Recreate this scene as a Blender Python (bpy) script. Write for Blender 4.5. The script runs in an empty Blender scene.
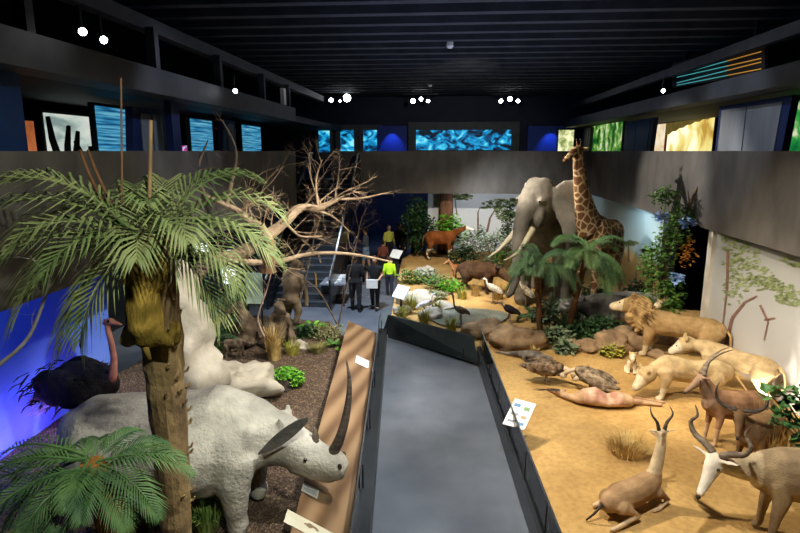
import bpy, bmesh, math, random
from math import sin, cos, pi, radians, sqrt, atan
from mathutils import Vector, Matrix, Euler, noise

scene = bpy.context.scene
COL = scene.collection

# ------------------------------------------------------------------ camera
FPX, CAM_H = 570.0, 4.8
PITCH = atan(115.5 / FPX)
YAW = radians(4.42)
cam_d = bpy.data.cameras.new('camera')
cam_d.sensor_width = 36
cam_d.lens = 36 * FPX / 800
cam_d.clip_end = 200
cam = bpy.data.objects.new('camera', cam_d)
COL.objects.link(cam)
cam.location = (0, 0, CAM_H)
cam.rotation_euler = (pi / 2 - PITCH, 0, YAW)
scene.camera = cam

# ------------------------------------------------------------------ view
scene.view_settings.view_transform = 'Standard'
scene.view_settings.look = 'None'
scene.view_settings.gamma = 1
scene.view_settings.use_curve_mapping = False
scene.view_settings.exposure = 0.85
scene.cycles.max_bounces = 6
scene.cycles.caustics_reflective = False
scene.cycles.caustics_refractive = False
scene.cycles.sample_clamp_indirect = 4.0
scene.cycles.use_denoising = True

world = bpy.data.worlds.new('world')
scene.world = world
world.use_nodes = True
world.node_tree.nodes['Background'].inputs[0].default_value = (0.30, 0.42, 0.75, 1)
world.node_tree.nodes['Background'].inputs[1].default_value = 0.012


def light(name, kind, loc, target, power, color=(1, 1, 1), size=0.2, size_y=None, angle=60, blend=0.6):
    d = bpy.data.lights.new(name, kind)
    d.energy = power
    d.color = color
    if kind == 'SPOT':
        d.shadow_soft_size = size
        d.spot_size = radians(angle)
        d.spot_blend = blend
    elif kind == 'AREA':
        d.size = size
        if size_y:
            d.shape = 'RECTANGLE'
            d.size_y = size_y
    else:
        d.shadow_soft_size = size
    o = bpy.data.objects.new(name, d)
    COL.objects.link(o)
    o.location = loc
    v = Vector(target) - Vector(loc)
    o.rotation_euler = v.to_track_quat('-Z', 'Y').to_euler()
    return o


WARM = (1.0, 0.86, 0.66)
NEUT = (1.0, 0.94, 0.84)
COOL = (0.72, 0.84, 1.0)
# exhibit spotlights in the hall and under the galleries; some lamps are added fill
light('sand_light', 'SPOT', (-1.2, 9.0, 7.1), (3.6, 9.6, 0.4), 1250, WARM, 0.12, angle=75)
light('lion_light', 'SPOT', (1.0, 7.2, 7.1), (4.9, 11.0, 0.6), 1300, WARM, 0.10, angle=44)
light('kudu_light', 'SPOT', (1.4, 4.6, 7.1), (3.8, 7.4, 0.4), 900, NEUT, 0.12, angle=60)
light('giraffe_light', 'SPOT', (-3.9, 15.9, 7.2), (4.8, 15.4, 4.0), 2900, NEUT, 0.03, angle=30)
light('elephant_light', 'SPOT', (-1.0, 11.2, 7.1), (2.4, 15.2, 2.6), 1000, NEUT, 0.10, angle=45)
light('far_sand_light', 'SPOT', (0.6, 15.0, 7.1), (1.0, 20.0, 0.4), 1300, WARM, 0.12, angle=70)
light('far_mural_light', 'SPOT', (1.5, 21.0, 3.0), (3.0, 24.9, 1.9), 110, (0.9, 0.95, 1.0), 0.2, angle=120)
light('near_mural_light', 'SPOT', (5.5, 9.7, 0.5), (6.25, 9.9, 1.3), 38, NEUT, 0.1, angle=150)
light('near_mural_wash', 'SPOT', (2.2, 9.2, 7.1), (6.1, 10.2, 1.8), 150, NEUT, 0.1, angle=40)
light('mid_mural_light', 'SPOT', (4.9, 17.6, 3.0), (6.1, 18.0, 1.7), 35, (0.8, 0.95, 1.0), 0.2, angle=130)
light('hippo_fill_light', 'SPOT', (3.4, 12.6, 7.0), (4.4, 14.7, 0.7), 500, NEUT, 0.1, angle=30)  # added lamp without a fixture, brightens the dark hippopotamus
light('savanna_glow', 'SPOT', (3.4, 16.8, 3.4), (2.6, 17.6, 0.4), 160, (1.0, 0.7, 0.35), 0.2, angle=120)
light('rhino_light', 'SPOT', (1.6, 5.2, 7.1), (-2.4, 6.3, 1.2), 900, (1.0, .97, .9), 0.08, angle=48)
light('palm_light', 'SPOT', (0.6, 1.5, 7.0), (-2.6, 5.0, 3.6), 620, (0.95, 1.0, 0.85), 0.10, angle=60)
light('mulch_light', 'SPOT', (0.8, 9.0, 7.1), (-3.2, 10.8, 0.6), 1500, NEUT, 0.10, angle=62)
light('branch_light', 'SPOT', (1.2, 11.0, 7.1), (-2.9, 12.2, 2.2), 800, NEUT, 0.10, angle=50)
light('blue_light', 'AREA', (-6.05, 7.6, 0.42), (-6.55, 7.8, 0.9), 17, (0.36, 0.18, 1.0), 1.7, 0.3)
light('blue_top_light', 'AREA', (-5.6, 6.6, 2.95), (-6.6, 6.8, 1.9), 9, (0.03, 0.22, 1.0), 4.0, 0.3)
for _y in (6.5, 9.5, 12.5, 15.5):
    light('corridor_fill_light', 'SPOT', (-0.1, _y, 7.2), (0.05 - .03 * _y, _y - .6, 0.0), 150 + 18 * _y, (.86, .92, 1.0), 0.18, angle=48)  # added unseen lamps that brighten the walkway floor
light('corridor_spot', 'SPOT', (-0.2, 13.5, 7.2), (-0.1, 9.5, 0.0), 500, (.85, .92, 1.0), 0.15, angle=42)
light('passage_light', 'SPOT', (-2.6, 14.6, 7.0), (-2.1, 17.4, 0.0), 2000, (0.75, 0.85, 1.0), 0.15, angle=58)
light('under_bridge_light', 'AREA', (-2.0, 27.5, 3.0), (-2.0, 32.0, 0.9), 45, (0.30, 0.45, 1.0), 1.5)
light('right_wall_light', 'SPOT', (-3.9, 12.2, 7.0), (5.75, 11.0, 4.0), 200, NEUT, 0.05, angle=55)
light('bridge_wall_light', 'SPOT', (1.0, 15.5, 7.0), (0.2, 23.2, 4.0), 260, NEUT, 0.15, angle=70)
light('left_room_light', 'AREA', (-6.8, 13.8, 2.9), (-6.0, 13.6, 0.6), 40, (0.85, 0.95, 1.0), 1.6)
light('ceiling_fill_light', 'AREA', (0.5, 13.0, 5.6), (0.5, 13.2, 7.6), 100, (0.45, 0.58, 0.95), 6.0, 12.0)  # added area fill in mid-air, brightens the ceiling


# ------------------------------------------------------------------ geometry of the photograph: pixel + height -> place
def ray(px, py):
    u, l = 266.5 - py, px - 400.0
    f = FPX * cos(PITCH) + u * sin(PITCH)
    v = -FPX * sin(PITCH) + u * cos(PITCH)
    return Vector((l * cos(YAW) - f * sin(YAW), f * cos(YAW) + l * sin(YAW), v))


def PZ(px, py, z=0.35):
    r = ray(px, py)
    return Vector((0, 0, CAM_H)) + r * ((z - CAM_H) / r.z)


def PY(px, py, y):
    r = ray(px, py)
    return Vector((0, 0, CAM_H)) + r * (y / r.y)


def PX(px, py, x):
    r = ray(px, py)
    return Vector((0, 0, CAM_H)) + r * (x / r.x)


# ------------------------------------------------------------------ colours and materials
LIN = {}
def lin(c):
    if isinstance(c, str):
        if c in LIN: return LIN[c]
        LIN[c] = lin_(c)
        return LIN[c]
    return lin_(c)


def lin_(c):
    if isinstance(c, str):
        c = c.lstrip('#')
        c = [int(c[i:i + 2], 16) / 255 for i in (0, 2, 4)]
        c = [x / 12.92 if x <= 0.04045 else ((x + 0.055) / 1.055) ** 2.4 for x in c]
    return (c[0], c[1], c[2], 1.0)


def mixc(a, b, t):
    a, b = lin(a), lin(b)
    t = max(0, min(1, t))
    return tuple(a[i] * (1 - t) + b[i] * t for i in range(3))


class NT:
    def __init__(self, name):
        self.m = bpy.data.materials.new(name)
        self.m.use_nodes = True
        self.n = self.m.node_tree.nodes
        self.l = self.m.node_tree.links
        self.b = self.n['Principled BSDF']

    def new(self, t, **kw):
        x = self.n.new(t)
        for k, v in kw.items():
            if hasattr(x, k):
                setattr(x, k, v)
        return x

    def link(self, a, b):
        self.l.new(a, b)


def mat(name, c1, c2=None, rough=0.7, scale=6.0, detail=5, bump=0.0, bscale=None, metal=0.0,
        emit=0.0, emit_c=None, spec=0.4, lo=0.35, hi=0.65, attr=False, stretch=(1, 1, 1), alpha=None, trans=0.0):
    t = NT(name)
    b = t.b
    b.inputs['Roughness'].default_value = rough
    b.inputs['Metallic'].default_value = metal
    b.inputs['Specular IOR Level'].default_value = spec
    tc = t.new('ShaderNodeTexCoord')
    mp = t.new('ShaderNodeMapping')
    mp.inputs['Scale'].default_value = stretch
    t.link(tc.outputs['Object'], mp.inputs['Vector'])
    ns = t.new('ShaderNodeTexNoise')
    ns.inputs['Scale'].default_value = scale
    ns.inputs['Detail'].default_value = detail
    t.link(mp.outputs[0], ns.inputs['Vector'])
    if attr:
        at = t.new('ShaderNodeAttribute', attribute_name='Col')
        mr = t.new('ShaderNodeMapRange')
        mr.inputs['From Min'].default_value = 0.3
        mr.inputs['From Max'].default_value = 0.7
        mr.inputs['To Min'].default_value = 1.0 - (c2 or 0.25)
        mr.inputs['To Max'].default_value = 1.0 + (c2 or 0.25)
        t.link(ns.outputs['Fac'], mr.inputs['Value'])
        vm = t.new('ShaderNodeVectorMath', operation='SCALE')
        t.link(at.outputs['Color'], vm.inputs[0])
        t.link(mr.outputs[0], vm.inputs['Scale'])
        t.link(vm.outputs[0], b.inputs['Base Color'])
    elif c2 is not None:
        cr = t.new('ShaderNodeValToRGB')
        cr.color_ramp.elements[0].position = lo
        cr.color_ramp.elements[1].position = hi
        cr.color_ramp.elements[0].color = lin(c1)
        cr.color_ramp.elements[1].color = lin(c2)
        t.link(ns.outputs['Fac'], cr.inputs['Fac'])
        t.link(cr.outputs[0], b.inputs['Base Color'])
        if emit:
            t.link(cr.outputs[0], b.inputs['Emission Color'])
    else:
        b.inputs['Base Color'].default_value = lin(c1)
    if emit:
        b.inputs['Emission Strength'].default_value = emit
        if emit_c or c2 is None:
            b.inputs['Emission Color'].default_value = lin(emit_c or c1)
    if bump:
        n2 = t.new('ShaderNodeTexNoise')
        n2.inputs['Scale'].default_value = bscale or scale * 4
        n2.inputs['Detail'].default_value = 6
        t.link(mp.outputs[0], n2.inputs['Vector'])
        bp = t.new('ShaderNodeBump')
        bp.inputs['Strength'].default_value = bump
        bp.inputs['Distance'].default_value = 0.03
        t.link(n2.outputs['Fac'], bp.inputs['Height'])
        t.link(bp.outputs[0], b.inputs['Normal'])
    if alpha is not None:
        b.inputs['Alpha'].default_value = alpha
    if trans:
        b.inputs['Transmission Weight'].default_value = trans
    return t.m


# ------------------------------------------------------------------ objects
def props(o, label=None, cat=None, group=None, kind=None):
    if label: o['label'] = label
    if cat: o['category'] = cat
    if group: o['group'] = group
    if kind: o['kind'] = kind
    return o


def thing(name, label, cat, loc=(0, 0, 0), rz=0.0, group=None, scale=1.0):
    o = bpy.data.objects.new(name, None)
    o.empty_display_size = 0.1
    COL.objects.link(o)
    o.location = loc
    o.rotation_euler = (0, 0, rz)
    o.scale = (scale,) * 3
    return props(o, label, cat, group)


def link(name, me, m=None, parent=None, label=None, smooth=False, loc=None):
    if m is not None and not me.materials:
        me.materials.append(m)
    if smooth:
        me.polygons.foreach_set('use_smooth', [True] * len(me.polygons))
    o = bpy.data.objects.new(name, me)
    COL.objects.link(o)
    if parent: o.parent = parent
    if label: o['label'] = label
    if loc is not None: o.location = loc
    return o


def copy_tree(o, parent=None, depth=0):
    c = o.copy()
    COL.objects.link(c)
    c.parent = parent
    for ch in o.children:
        copy_tree(ch, c, depth + 1)
    return c


class MB:
    """collects vertices and faces of one mesh"""
    def __init__(self, off=(0, 0, 0)):
        self.v, self.f, self.off = [], [], Vector(off)

    def add(self, vs, fs):
        n = len(self.v)
        self.v += [tuple(Vector(p) - self.off) for p in vs]
        self.f += [tuple(i + n for i in q) for q in fs]
        return self

    def box(self, a, b, rot=None, c=None):
        (x0, y0, z0), (x1, y1, z1) = a, b
        vs = [Vector(p) for p in ((x0, y0, z0), (x1, y0, z0), (x1, y1, z0), (x0, y1, z0), (x0, y0, z1), (x1, y0, z1), (x1, y1, z1), (x0, y1, z1))]
        if rot is not None:
            c = Vector(c if c is not None else ((x0 + x1) / 2, (y0 + y1) / 2, (z0 + z1) / 2))
            M = Euler(rot).to_matrix()
            vs = [M @ (p - c) + c for p in vs]
        return self.add(vs, [(0, 3, 2, 1), (4, 5, 6, 7), (0, 1, 5, 4), (1, 2, 6, 5), (2, 3, 7, 6), (3, 0, 4, 7)])

    def slab(self, pts, d):
        """polygon pts extruded by vector d"""
        n = len(pts)
        d = Vector(d)
        vs = [Vector(p) for p in pts] + [Vector(p) + d for p in pts]
        fs = [tuple(range(n - 1, -1, -1)), tuple(range(n, 2 * n))]
        fs += [(i, (i + 1) % n, n + (i + 1) % n, n + i) for i in range(n)]
        return self.add(vs, fs)

    def tube(self, pts, rad, seg=8, ref=(0, 1, 0), caps=True, rnd=0.0, rng=None):
        """swept tube; rad a number, or one (a, b) per point"""
        P = [Vector(p[:3]) for p in pts]
        n = len(P)
        vs = []
        for i in range(n):
            t = (P[min(i + 1, n - 1)] - P[max(i - 1, 0)])
            t = t.normalized() if t.length > 1e-9 else Vector((0, 0, 1))
            r = Vector(ref)
            if abs(t.dot(r)) > 0.92:
                r = Vector((1, 0, 0)) if abs(t.x) < 0.9 else Vector((0, 0, 1))
            la = (r - t * t.dot(r)).normalized()
            ot = t.cross(la)
            rr = rad[i] if isinstance(rad, (list, tuple)) else rad
            a, b = rr if isinstance(rr, (list, tuple)) else (rr, rr)
            for k in range(seg):
                w = 2 * pi * k / seg
                q = 1.0 + (rng.uniform(-rnd, rnd) if rnd else 0)
                vs.append(P[i] + la * (a * q * cos(w)) + ot * (b * q * sin(w)))
        fs = []
        for i in range(n - 1):
            for k in range(seg):
                k2 = (k + 1) % seg
                fs.append((i * seg + k, i * seg + k2, (i + 1) * seg + k2, (i + 1) * seg + k))
        if caps:
            fs.append(tuple(range(seg - 1, -1, -1)))
            fs.append(tuple((n - 1) * seg + k for k in range(seg)))
        return self.add(vs, fs)

    def ell(self, c, r, rot=(0, 0, 0), seg=14, rings=9, rough=0.0, seed=0):
        c, M = Vector(c), Euler(rot).to_matrix()
        r = Vector(r) if isinstance(r, (tuple, list)) else Vector((r, r, r))
        vs = [c + M @ Vector((0, 0, -r.z))]
        for j in range(1, rings):
            ph = -pi / 2 + pi * j / rings
            for k in range(seg):
                w = 2 * pi * k / seg
                d = Vector((cos(ph) * cos(w), cos(ph) * sin(w), sin(ph)))
                s = 1 + rough * noise.noise(d * 1.6 + Vector((seed * 3.1, seed, 0))) + rough * 0.5 * noise.noise(d * 4 + Vector((seed, 0, seed)))
                vs.append(c + M @ Vector((d.x * r.x * s, d.y * r.y * s, d.z * r.z * s)))
        vs.append(c + M @ Vector((0, 0, r.z)))
        fs = [(0, 1 + (k + 1) % seg, 1 + k) for k in range(seg)]
        for j in range(rings - 2):
            a, b = 1 + j * seg, 1 + (j + 1) * seg
            fs += [(a + k, a + (k + 1) % seg, b + (k + 1) % seg, b + k) for k in range(seg)]
        a, top = 1 + (rings - 2) * seg, len(vs) - 1
        fs += [(a + k, a + (k + 1) % seg, top) for k in range(seg)]
        return self.add(vs, fs)

    def cyl(self, a, b, r, seg=12, r2=None):
        return self.tube([a, b], [r, r if r2 is None else r2], seg)

    def mesh(self, name='m'):
        me = bpy.data.meshes.new(name)
        me.from_pydata(self.v, [], self.f)
        me.update()
        return me

    def build(self, name, m, parent=None, smooth=False, label=None, loc=None):
        return link(name, self.mesh(name), m, parent, label, smooth, loc)


def struct(o):
    o['kind'] = 'structure'
    return o


def blob(name, chains, ells, voxel, m, parent, col=None, smooth=4, label=None, rough=0.0, slabs=None):
    """one continuous body: closed tapered tubes and ellipsoids fused by a voxel remesh"""
    b = MB()
    for ch in chains:
        pts = [p[:3] for p in ch]
        rad = [(p[3], p[4] if len(p) > 4 else p[3]) for p in ch]
        # rounded ends
        P0, P1 = Vector(pts[0]), Vector(pts[-1])
        d0 = (P0 - Vector(pts[1])).normalized() * min(rad[0]) * 0.6
        d1 = (P1 - Vector(pts[-2])).normalized() * min(rad[-1]) * 0.6
        pts = [tuple(P0 + d0)] + pts + [tuple(P1 + d1)]
        rad = [(rad[0][0] * .55, rad[0][1] * .55)] + rad + [(rad[-1][0] * .55, rad[-1][1] * .55)]
        b.tube(pts, rad, 14)
    for e in ells:
        b.ell(e[0], e[1], e[2] if len(e) > 2 else (0, 0, 0))
    for s in (slabs or []):
        b.slab(s[0], s[1])
    me = b.mesh(name)
    tmp = bpy.data.objects.new('tmp', me)
    COL.objects.link(tmp)
    r = tmp.modifiers.new('r', 'REMESH')
    r.mode = 'VOXEL'
    r.voxel_size = voxel
    r.use_smooth_shade = True
    if smooth:
        s = tmp.modifiers.new('s', 'SMOOTH')
        s.factor = 0.5
        s.iterations = smooth
    dg = bpy.context.evaluated_depsgraph_get()
    out = bpy.data.meshes.new_from_object(tmp.evaluated_get(dg))
    bpy.data.objects.remove(tmp)
    bpy.data.meshes.remove(me)
    out.name = name
    if rough:
        for v in out.vertices:
            v.co += v.normal * rough * (noise.noise(v.co * 6) + 0.5 * noise.noise(v.co * 15))
    if col:
        at = out.color_attributes.new('Col', 'FLOAT_COLOR', 'POINT')
        for i, v in enumerate(out.vertices):
            at.data[i].color = lin(col(v.co))
    out.materials.clear()
    return link(name, out, m, parent, label, True)


def fuzz(x, y, z, s=3.0):
    return noise.noise(Vector((x * s, y * s, z * s)))


FUR = mat('fur', '#888888', 0.22, rough=0.9, scale=9, bump=0.35, bscale=60, attr=True, spec=0.15)
HIDE = mat('wrinkled_hide', '#888888', 0.20, rough=0.85, scale=5, bump=0.6, bscale=22, attr=True, spec=0.2)
FEATHER = mat('feathers', '#888888', 0.5, rough=0.85, scale=22, bump=0.8, bscale=45, attr=True, spec=0.2)
HORN = mat('dark_horn', '#2b241f', '#5a4d42', rough=0.5, scale=4, bump=0.5, bscale=30, stretch=(1, 1, 6))
HORN_L = mat('grey_horn', '#57493c', '#8a7b68', rough=0.55, scale=5, bump=0.5, bscale=30, stretch=(1, 1, 5))
IVORY = mat('ivory', '#c9b98f', '#e2d7b8', rough=0.45, scale=3)
EYE = mat('glass_eye', '#0c0806', rough=0.12, spec=0.8)
HOOF = mat('hoof', '#2a211b', rough=0.6)
# ------------------------------------------------------------------ the hall
XL, XR = -4.7, 5.75
PT = 4.8            # parapet top
PB = 3.12           # parapet bottom
M_floor = mat('polished_floor', '#535860', '#5f646c', rough=0.22, scale=1.3, detail=8, bump=0.04, bscale=30, spec=0.5)
M_par = mat('parapet_concrete', '#4a4744', '#5d5955', rough=0.6, scale=2.2, detail=10, bump=0.12, bscale=25, stretch=(1, 1, 0.5))
M_fascia = mat('fascia_paint', '#34373c', '#42454a', rough=0.6, scale=2)
M_dark = mat('black_paint', '#0d0f12', '#14171b', rough=0.7, scale=2)
M_ceil = mat('ceiling_black', '#202328', '#2f3238', rough=0.85, scale=2)
M_navy = mat('navy_wall', '#101d38', '#152645', rough=0.6, scale=1.5)
M_blue = mat('blue_partition', '#14305f', '#193a70', rough=0.5, scale=2)
M_dblue = mat('dark_blue_post', '#0b1b42', '#10255a', rough=0.5, scale=2)
M_grey = mat('grey_panel', '#6c7078', '#7b8088', rough=0.5, scale=3, stretch=(1, 1, .2))
M_backdrop = mat('painted_blue_backdrop', '#4a70d8', '#6a8ce6', rough=0.8, scale=0.8)
M_metal = mat('brushed_metal', '#8d9298', '#a4a8ad', rough=0.3, scale=8, metal=0.9)
M_steel = mat('dark_steel', '#1b1e22', '#262a2f', rough=0.4, scale=6, metal=0.4)
M_ledge = mat('black_ledge', '#171a1c', '#202426', rough=0.35, scale=6, spec=0.5)
M_lens = mat('lamp_lens', '#ffffff', rough=0.2, emit=22, emit_c='#f4f6ff')
M_white = mat('white_card', '#d9d9d4', '#e4e4e0', rough=0.5, scale=10)

struct(MB().box((-14, -2, -0.2), (14, 36, 0)).build('floor', M_floor))

# ceiling with its cross beams
c = MB()
c.box((-14, -2, 7.95), (14, 36, 8.1))
y = 0.6
while y < 29.5:
    c.box((-7.4, y, 7.42), (7.4, y + 0.24, 7.96))
    y += 0.93
struct(c.build('ceiling', M_ceil))
struct(MB().box((-5.2, -1, 6.78), (-4.98, 24.0, 7.0)).build('trim_1', M_fascia))
struct(MB().box((6.0, -1, 6.78), (6.2, 29.0, 7.0)).build('trim_2', M_fascia))

# upper gallery on the right
struct(MB().box((XR, -1, PB), (XR + 0.22, 23.2, PT)).build('wall_right_parapet', M_par))
struct(MB().box((XR, -1, 5.9), (XR + 0.5, 29.2, 6.25)).build('trim_3', M_fascia))
struct(MB().box((XR + 0.5, -1, 5.95), (12.5, 29.2, 6.1)).build('ceiling_right_gallery', M_dark))
struct(MB().box((XR + 0.22, -1, PB), (12.5, 23.4, 3.7)).build('floor_right_gallery', M_dark))
struct(MB().box((12.3, -1, 0), (12.5, 33, 8)).build('wall_right', M_dark))
# upper gallery on the left
struct(MB().box((XL - 0.22, -1, PB), (XL, 18.0, PT)).build('wall_left_parapet', M_par))
struct(MB().box((XL - 0.5, -1, 5.72), (XL, 18.2, 6.12)).build('trim_4', M_fascia))
struct(MB().box((-12.5, -1, 5.8), (XL - 0.5, 29.2, 6.0)).build('ceiling_left_gallery', M_dark))
struct(MB().box((-12.5, -1, PB), (XL - 0.22, 18.0, 3.7)).box((-12.3, 18.0, PB), (-5.6, 23.4, 3.7)).build('floor_left_gallery', M_dark))
struct(MB().box((-12.5, -1, 0), (-12.3, 33, 8)).build('wall_left', M_dark))
p = MB()
for yy in (9.6, 12.4, 15.4, 17.9):
    p.box((XL - 0.25, yy, 6.12), (XL - 0.1, yy + 0.14, 6.8))
for yy in (3.5, 6.6):
    p.box((XL - 0.25, yy, 6.12), (XL - 0.1, yy + 0.14, 6.8))
struct(p.build('trim_5', M_fascia))
# bridge across the far end
struct(MB().box((-4.6, 23.2, PB), (6.6, 23.42, PT)).build('wall_bridge_parapet', M_par))
struct(MB().box((-12.3, 23.42, PB), (12.3, 29.2, 3.6)).build('floor_bridge', M_dark))
struct(MB().box((-12.3, 29.2, 3.6), (12.3, 29.4, 8)).build('wall_back', M_navy))
struct(MB().box((-12.3, 33.0, 0), (12.3, 33.2, 3.6)).build('wall_back_lower', M_navy))
struct(MB().box((-12.3, -2.1, 0), (12.3, -1.9, 8)).build('wall_front', M_dark))

# picture windows in the far wall
def picture_mat(name, c):
    t = NT(name)
    tc = t.new('ShaderNodeTexCoord'); mp = t.new('ShaderNodeMapping')
    mp.inputs['Scale'].default_value = (1.0, 1, 1.6)
    mp.inputs['Location'].default_value = c
    t.link(tc.outputs['Object'], mp.inputs['Vector'])
    n1 = t.new('ShaderNodeTexNoise'); n1.inputs['Scale'].default_value = 1.5; n1.inputs['Detail'].default_value = 6; n1.inputs['Distortion'].default_value = 1.4
    t.link(mp.outputs[0], n1.inputs['Vector'])
    cr = t.new('ShaderNodeValToRGB')
    e = cr.color_ramp.elements
    e[0].position = 0.38; e[0].color = lin('#03141f')
    e[1].position = 0.70; e[1].color = lin('#8fe6f2')
    for ps, cc in ((0.46, '#0a4a78'), (0.52, '#0f86c0'), (0.60, '#2fb4dc')):
        x = e.new(ps); x.color = lin(cc)
    t.link(n1.outputs['Fac'], cr.inputs['Fac'])
    t.link(cr.outputs[0], t.b.inputs['Base Color'])
    t.link(cr.outputs[0], t.b.inputs['Emission Color'])
    t.b.inputs['Emission Strength'].default_value = 0.6
    return t.m

M_frame = mat('window_frame_grey', '#4c5058', '#585c64', rough=0.5, scale=3)
def picture(n, px0, px1, py0, py1, f, seedloc, label):
    a, b = PY(px0, py0, 29.0), PY(px1, py1, 29.0)
    x0, x1, z1, z0 = a.x, b.x, a.z, b.z
    fr = MB()
    fr.box((x0 - f, 29.02, z0 - 0.4), (x0, 29.2, z1 + f)); fr.box((x1, 29.02, z0 - 0.4), (x1 + f, 29.2, z1 + f))
    fr.box((x0, 29.02, z1), (x1, 29.2, z1 + f)); fr.box((x0, 29.02, z0 - 0.4), (x1, 29.2, z0))
    w = fr.build('window_%d' % n, M_frame); struct(w)
    g = MB().box((x0, 29.12, z0), (x1, 29.16, z1)).build('pane', picture_mat('aquarium_picture_%d' % n, seedloc), w)
    return x0, x1, z0, z1
picture(1, 318, 330, 130, 152, 0.18, (3, 0, 1), '')
picture(2, 340, 354, 130, 152, 0.25, (7.3, 0, 2), '')
picture(3, 363, 377, 130, 152, 0.25, (11.7, 0, 5), '')
picture(4, 416, 511, 130, 150, 0.38, (5.3, 0, 8.4), '')
for px0, px1 in ((378, 407), (528, 574)):
    a, b = PY(px0, 126, 28.9), PY(px1, 126, 28.9)
    o = MB().box((a.x, 28.85, 3.6), (b.x, 29.2, a.z)).build('wall_niche_blue', mat('niche_blue', '#1b3fae', '#2448b8', rough=0.5)); struct(o)
    light('niche_light', 'SPOT', ((a.x + b.x) / 2, 28.3, 6.0), ((a.x + b.x) / 2, 28.85, 4.8), 30, (0.25, 0.4, 1.0), 0.05, angle=70)

# ------------------------------------------------------------------ partitions and lit showcases behind the parapets
def partition(name, label, X, px_a, px_b, z0, z1, slant, panels, m_frame, m_panel, depth=0.14, side=1):
    """slanted-ended partition standing parallel to the parapet; px_a is its far end"""
    ya, yb = PX(px_a, 140, X).y, PX(px_b, 140, X).y
    lo, hi = min(ya, yb), max(ya, yb)
    t = thing(name, label, 'partition', (X, (lo + hi) / 2, z0), 0, 'slanted partitions on the upper gallery')
    f = MB((X, (lo + hi) / 2, z0))
    near = lo
    pts = [(X, hi, z0), (X, near + slant, z0), (X, near - 0.02, z1), (X, hi, z1)] if slant >= 0 else [(X, hi, z0), (X, near, z0), (X, near - slant, z1), (X, hi, z1)]
    f.slab(pts, (side * depth, 0, 0))
    f.build('frame', m_frame, t)
    w = (hi - near - abs(slant) - 0.35) / panels
    for k in range(panels):
        y1 = hi - 0.16 - k * w
        y0 = y1 - w + 0.05
        g = MB((X, (lo + hi) / 2, z0))
        last = (k == panels - 1)
        d = slant * 0.85 if last else 0
        g.slab([(X - side * 0.015, y1, z0), (X - side * 0.015, y0, z0), (X - side * 0.015, y0 - (d if slant > 0 else d * 0), z1 - 0.1), (X - side * 0.015, y1, z1 - 0.1)], (side * 0.02, 0, 0))
        g.build('panel', m_panel, t)
    return t
partition('gallery_partition', 'grey two-panel partition with slanted blue end, nearest on the right gallery', 6.6, 716, 786, 3.7, 5.85, 0.22, 2, M_dblue, M_grey)
partition('gallery_partition', 'blue partition with slanted end, middle of the right gallery', 6.6, 624, 652, 3.7, 5.85, 0.3, 2, M_dblue, M_blue)
partition('gallery_partition', 'small dark blue partition, farthest on the right gallery', 6.6, 572, 590, 3.7, 5.85, 0.3, 1, M_dblue, M_dblue)
partition('gallery_partition', 'grey partition with slanted dark blue end on the left gallery beyond the bamboo poles', -5.7, 167, 128, 3.7, 5.6, -0.25, 2, M_dblue, M_grey, side=-1)
partition('gallery_partition', 'small grey partition on the left gallery above the dead tree', -5.7, 236, 220, 3.7, 5.6, -0.3, 1, M_dblue, M_grey, side=-1)

def post(name, label, X, px0, px1, z1, m):
    a, b = PX(px0, 140, X).y, PX(px1, 140, X).y
    o = MB((X, a, 3.7)).box((X - 0.07, min(a, b), 3.7), (X + 0.07, max(a, b), z1)).build(name, m, loc=(X, a, 3.7))
    props(o, label, 'post')
post('gallery_post', 'blue square post at the left edge of the picture on the left gallery', -5.4, -12, 22, 5.8, M_blue)
post('gallery_post', 'dark blue post beside the glowing text screen on the left gallery', -5.4, 170, 178, 5.8, M_dblue)

def lit_mat(name, cols, strength, scale=3.0, stretch=(1, 1, 1), dist=0.5):  # glow in the colour; in showcases it replaces lamp light on the scene
    t = NT(name)
    tc = t.new('ShaderNodeTexCoord'); mp = t.new('ShaderNodeMapping')
    mp.inputs['Scale'].default_value = stretch
    t.link(tc.outputs['Object'], mp.inputs['Vector'])
    n1 = t.new('ShaderNodeTexNoise'); n1.inputs['Scale'].default_value = scale; n1.inputs['Detail'].default_value = 4; n1.inputs['Distortion'].default_value = dist
    t.link(mp.outputs[0], n1.inputs['Vector'])
    cr = t.new('ShaderNodeValToRGB'); e = cr.color_ramp.elements
    e[0].position = 0.36; e[0].color = lin(cols[0]); e[1].position = 0.64; e[1].color = lin(cols[-1])
    for i, cc in enumerate(cols[1:-1]):
        x = e.new(0.36 + 0.28 * (i + 1) / (len(cols) - 1)); x.color = lin(cc)
    t.link(n1.outputs['Fac'], cr.inputs['Fac']); t.link(cr.outputs[0], t.b.inputs['Base Color']); t.link(cr.outputs[0], t.b.inputs['Emission Color'])
    t.b.inputs['Emission Strength'].default_value = strength
    t.b.inputs['Roughness'].default_value = 0.5
    return t.m

def screen(name, label, cat, X, px0, px1, py0, m, z0=3.7, depth=0.1, m_frame=None):
    """self-glowing picture parallel to the parapet; showcase glow stands in for lamp light"""
    a, b = PX(px0, 140, X).y, PX(px1, 140, X).y
    z1 = PX((px0 + px1) / 2, py0, X).z
    lo, hi = min(a, b), max(a, b)
    s = 1 if X > 0 else -1
    t = thing(name, label, cat, (X, lo, z0))
    MB((X, lo, z0)).box((X + s * 0.02, lo - 0.06, z0), (X + s * (0.02 + depth), hi + 0.06, z1 + 0.06)).build('case', m_frame or M_dark, t)
    MB((X, lo, z0)).box((X, lo, z0 + 0.02), (X + s * 0.02, hi, z1)).build('picture', m, t)
    return lo, hi, z1, t
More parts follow.
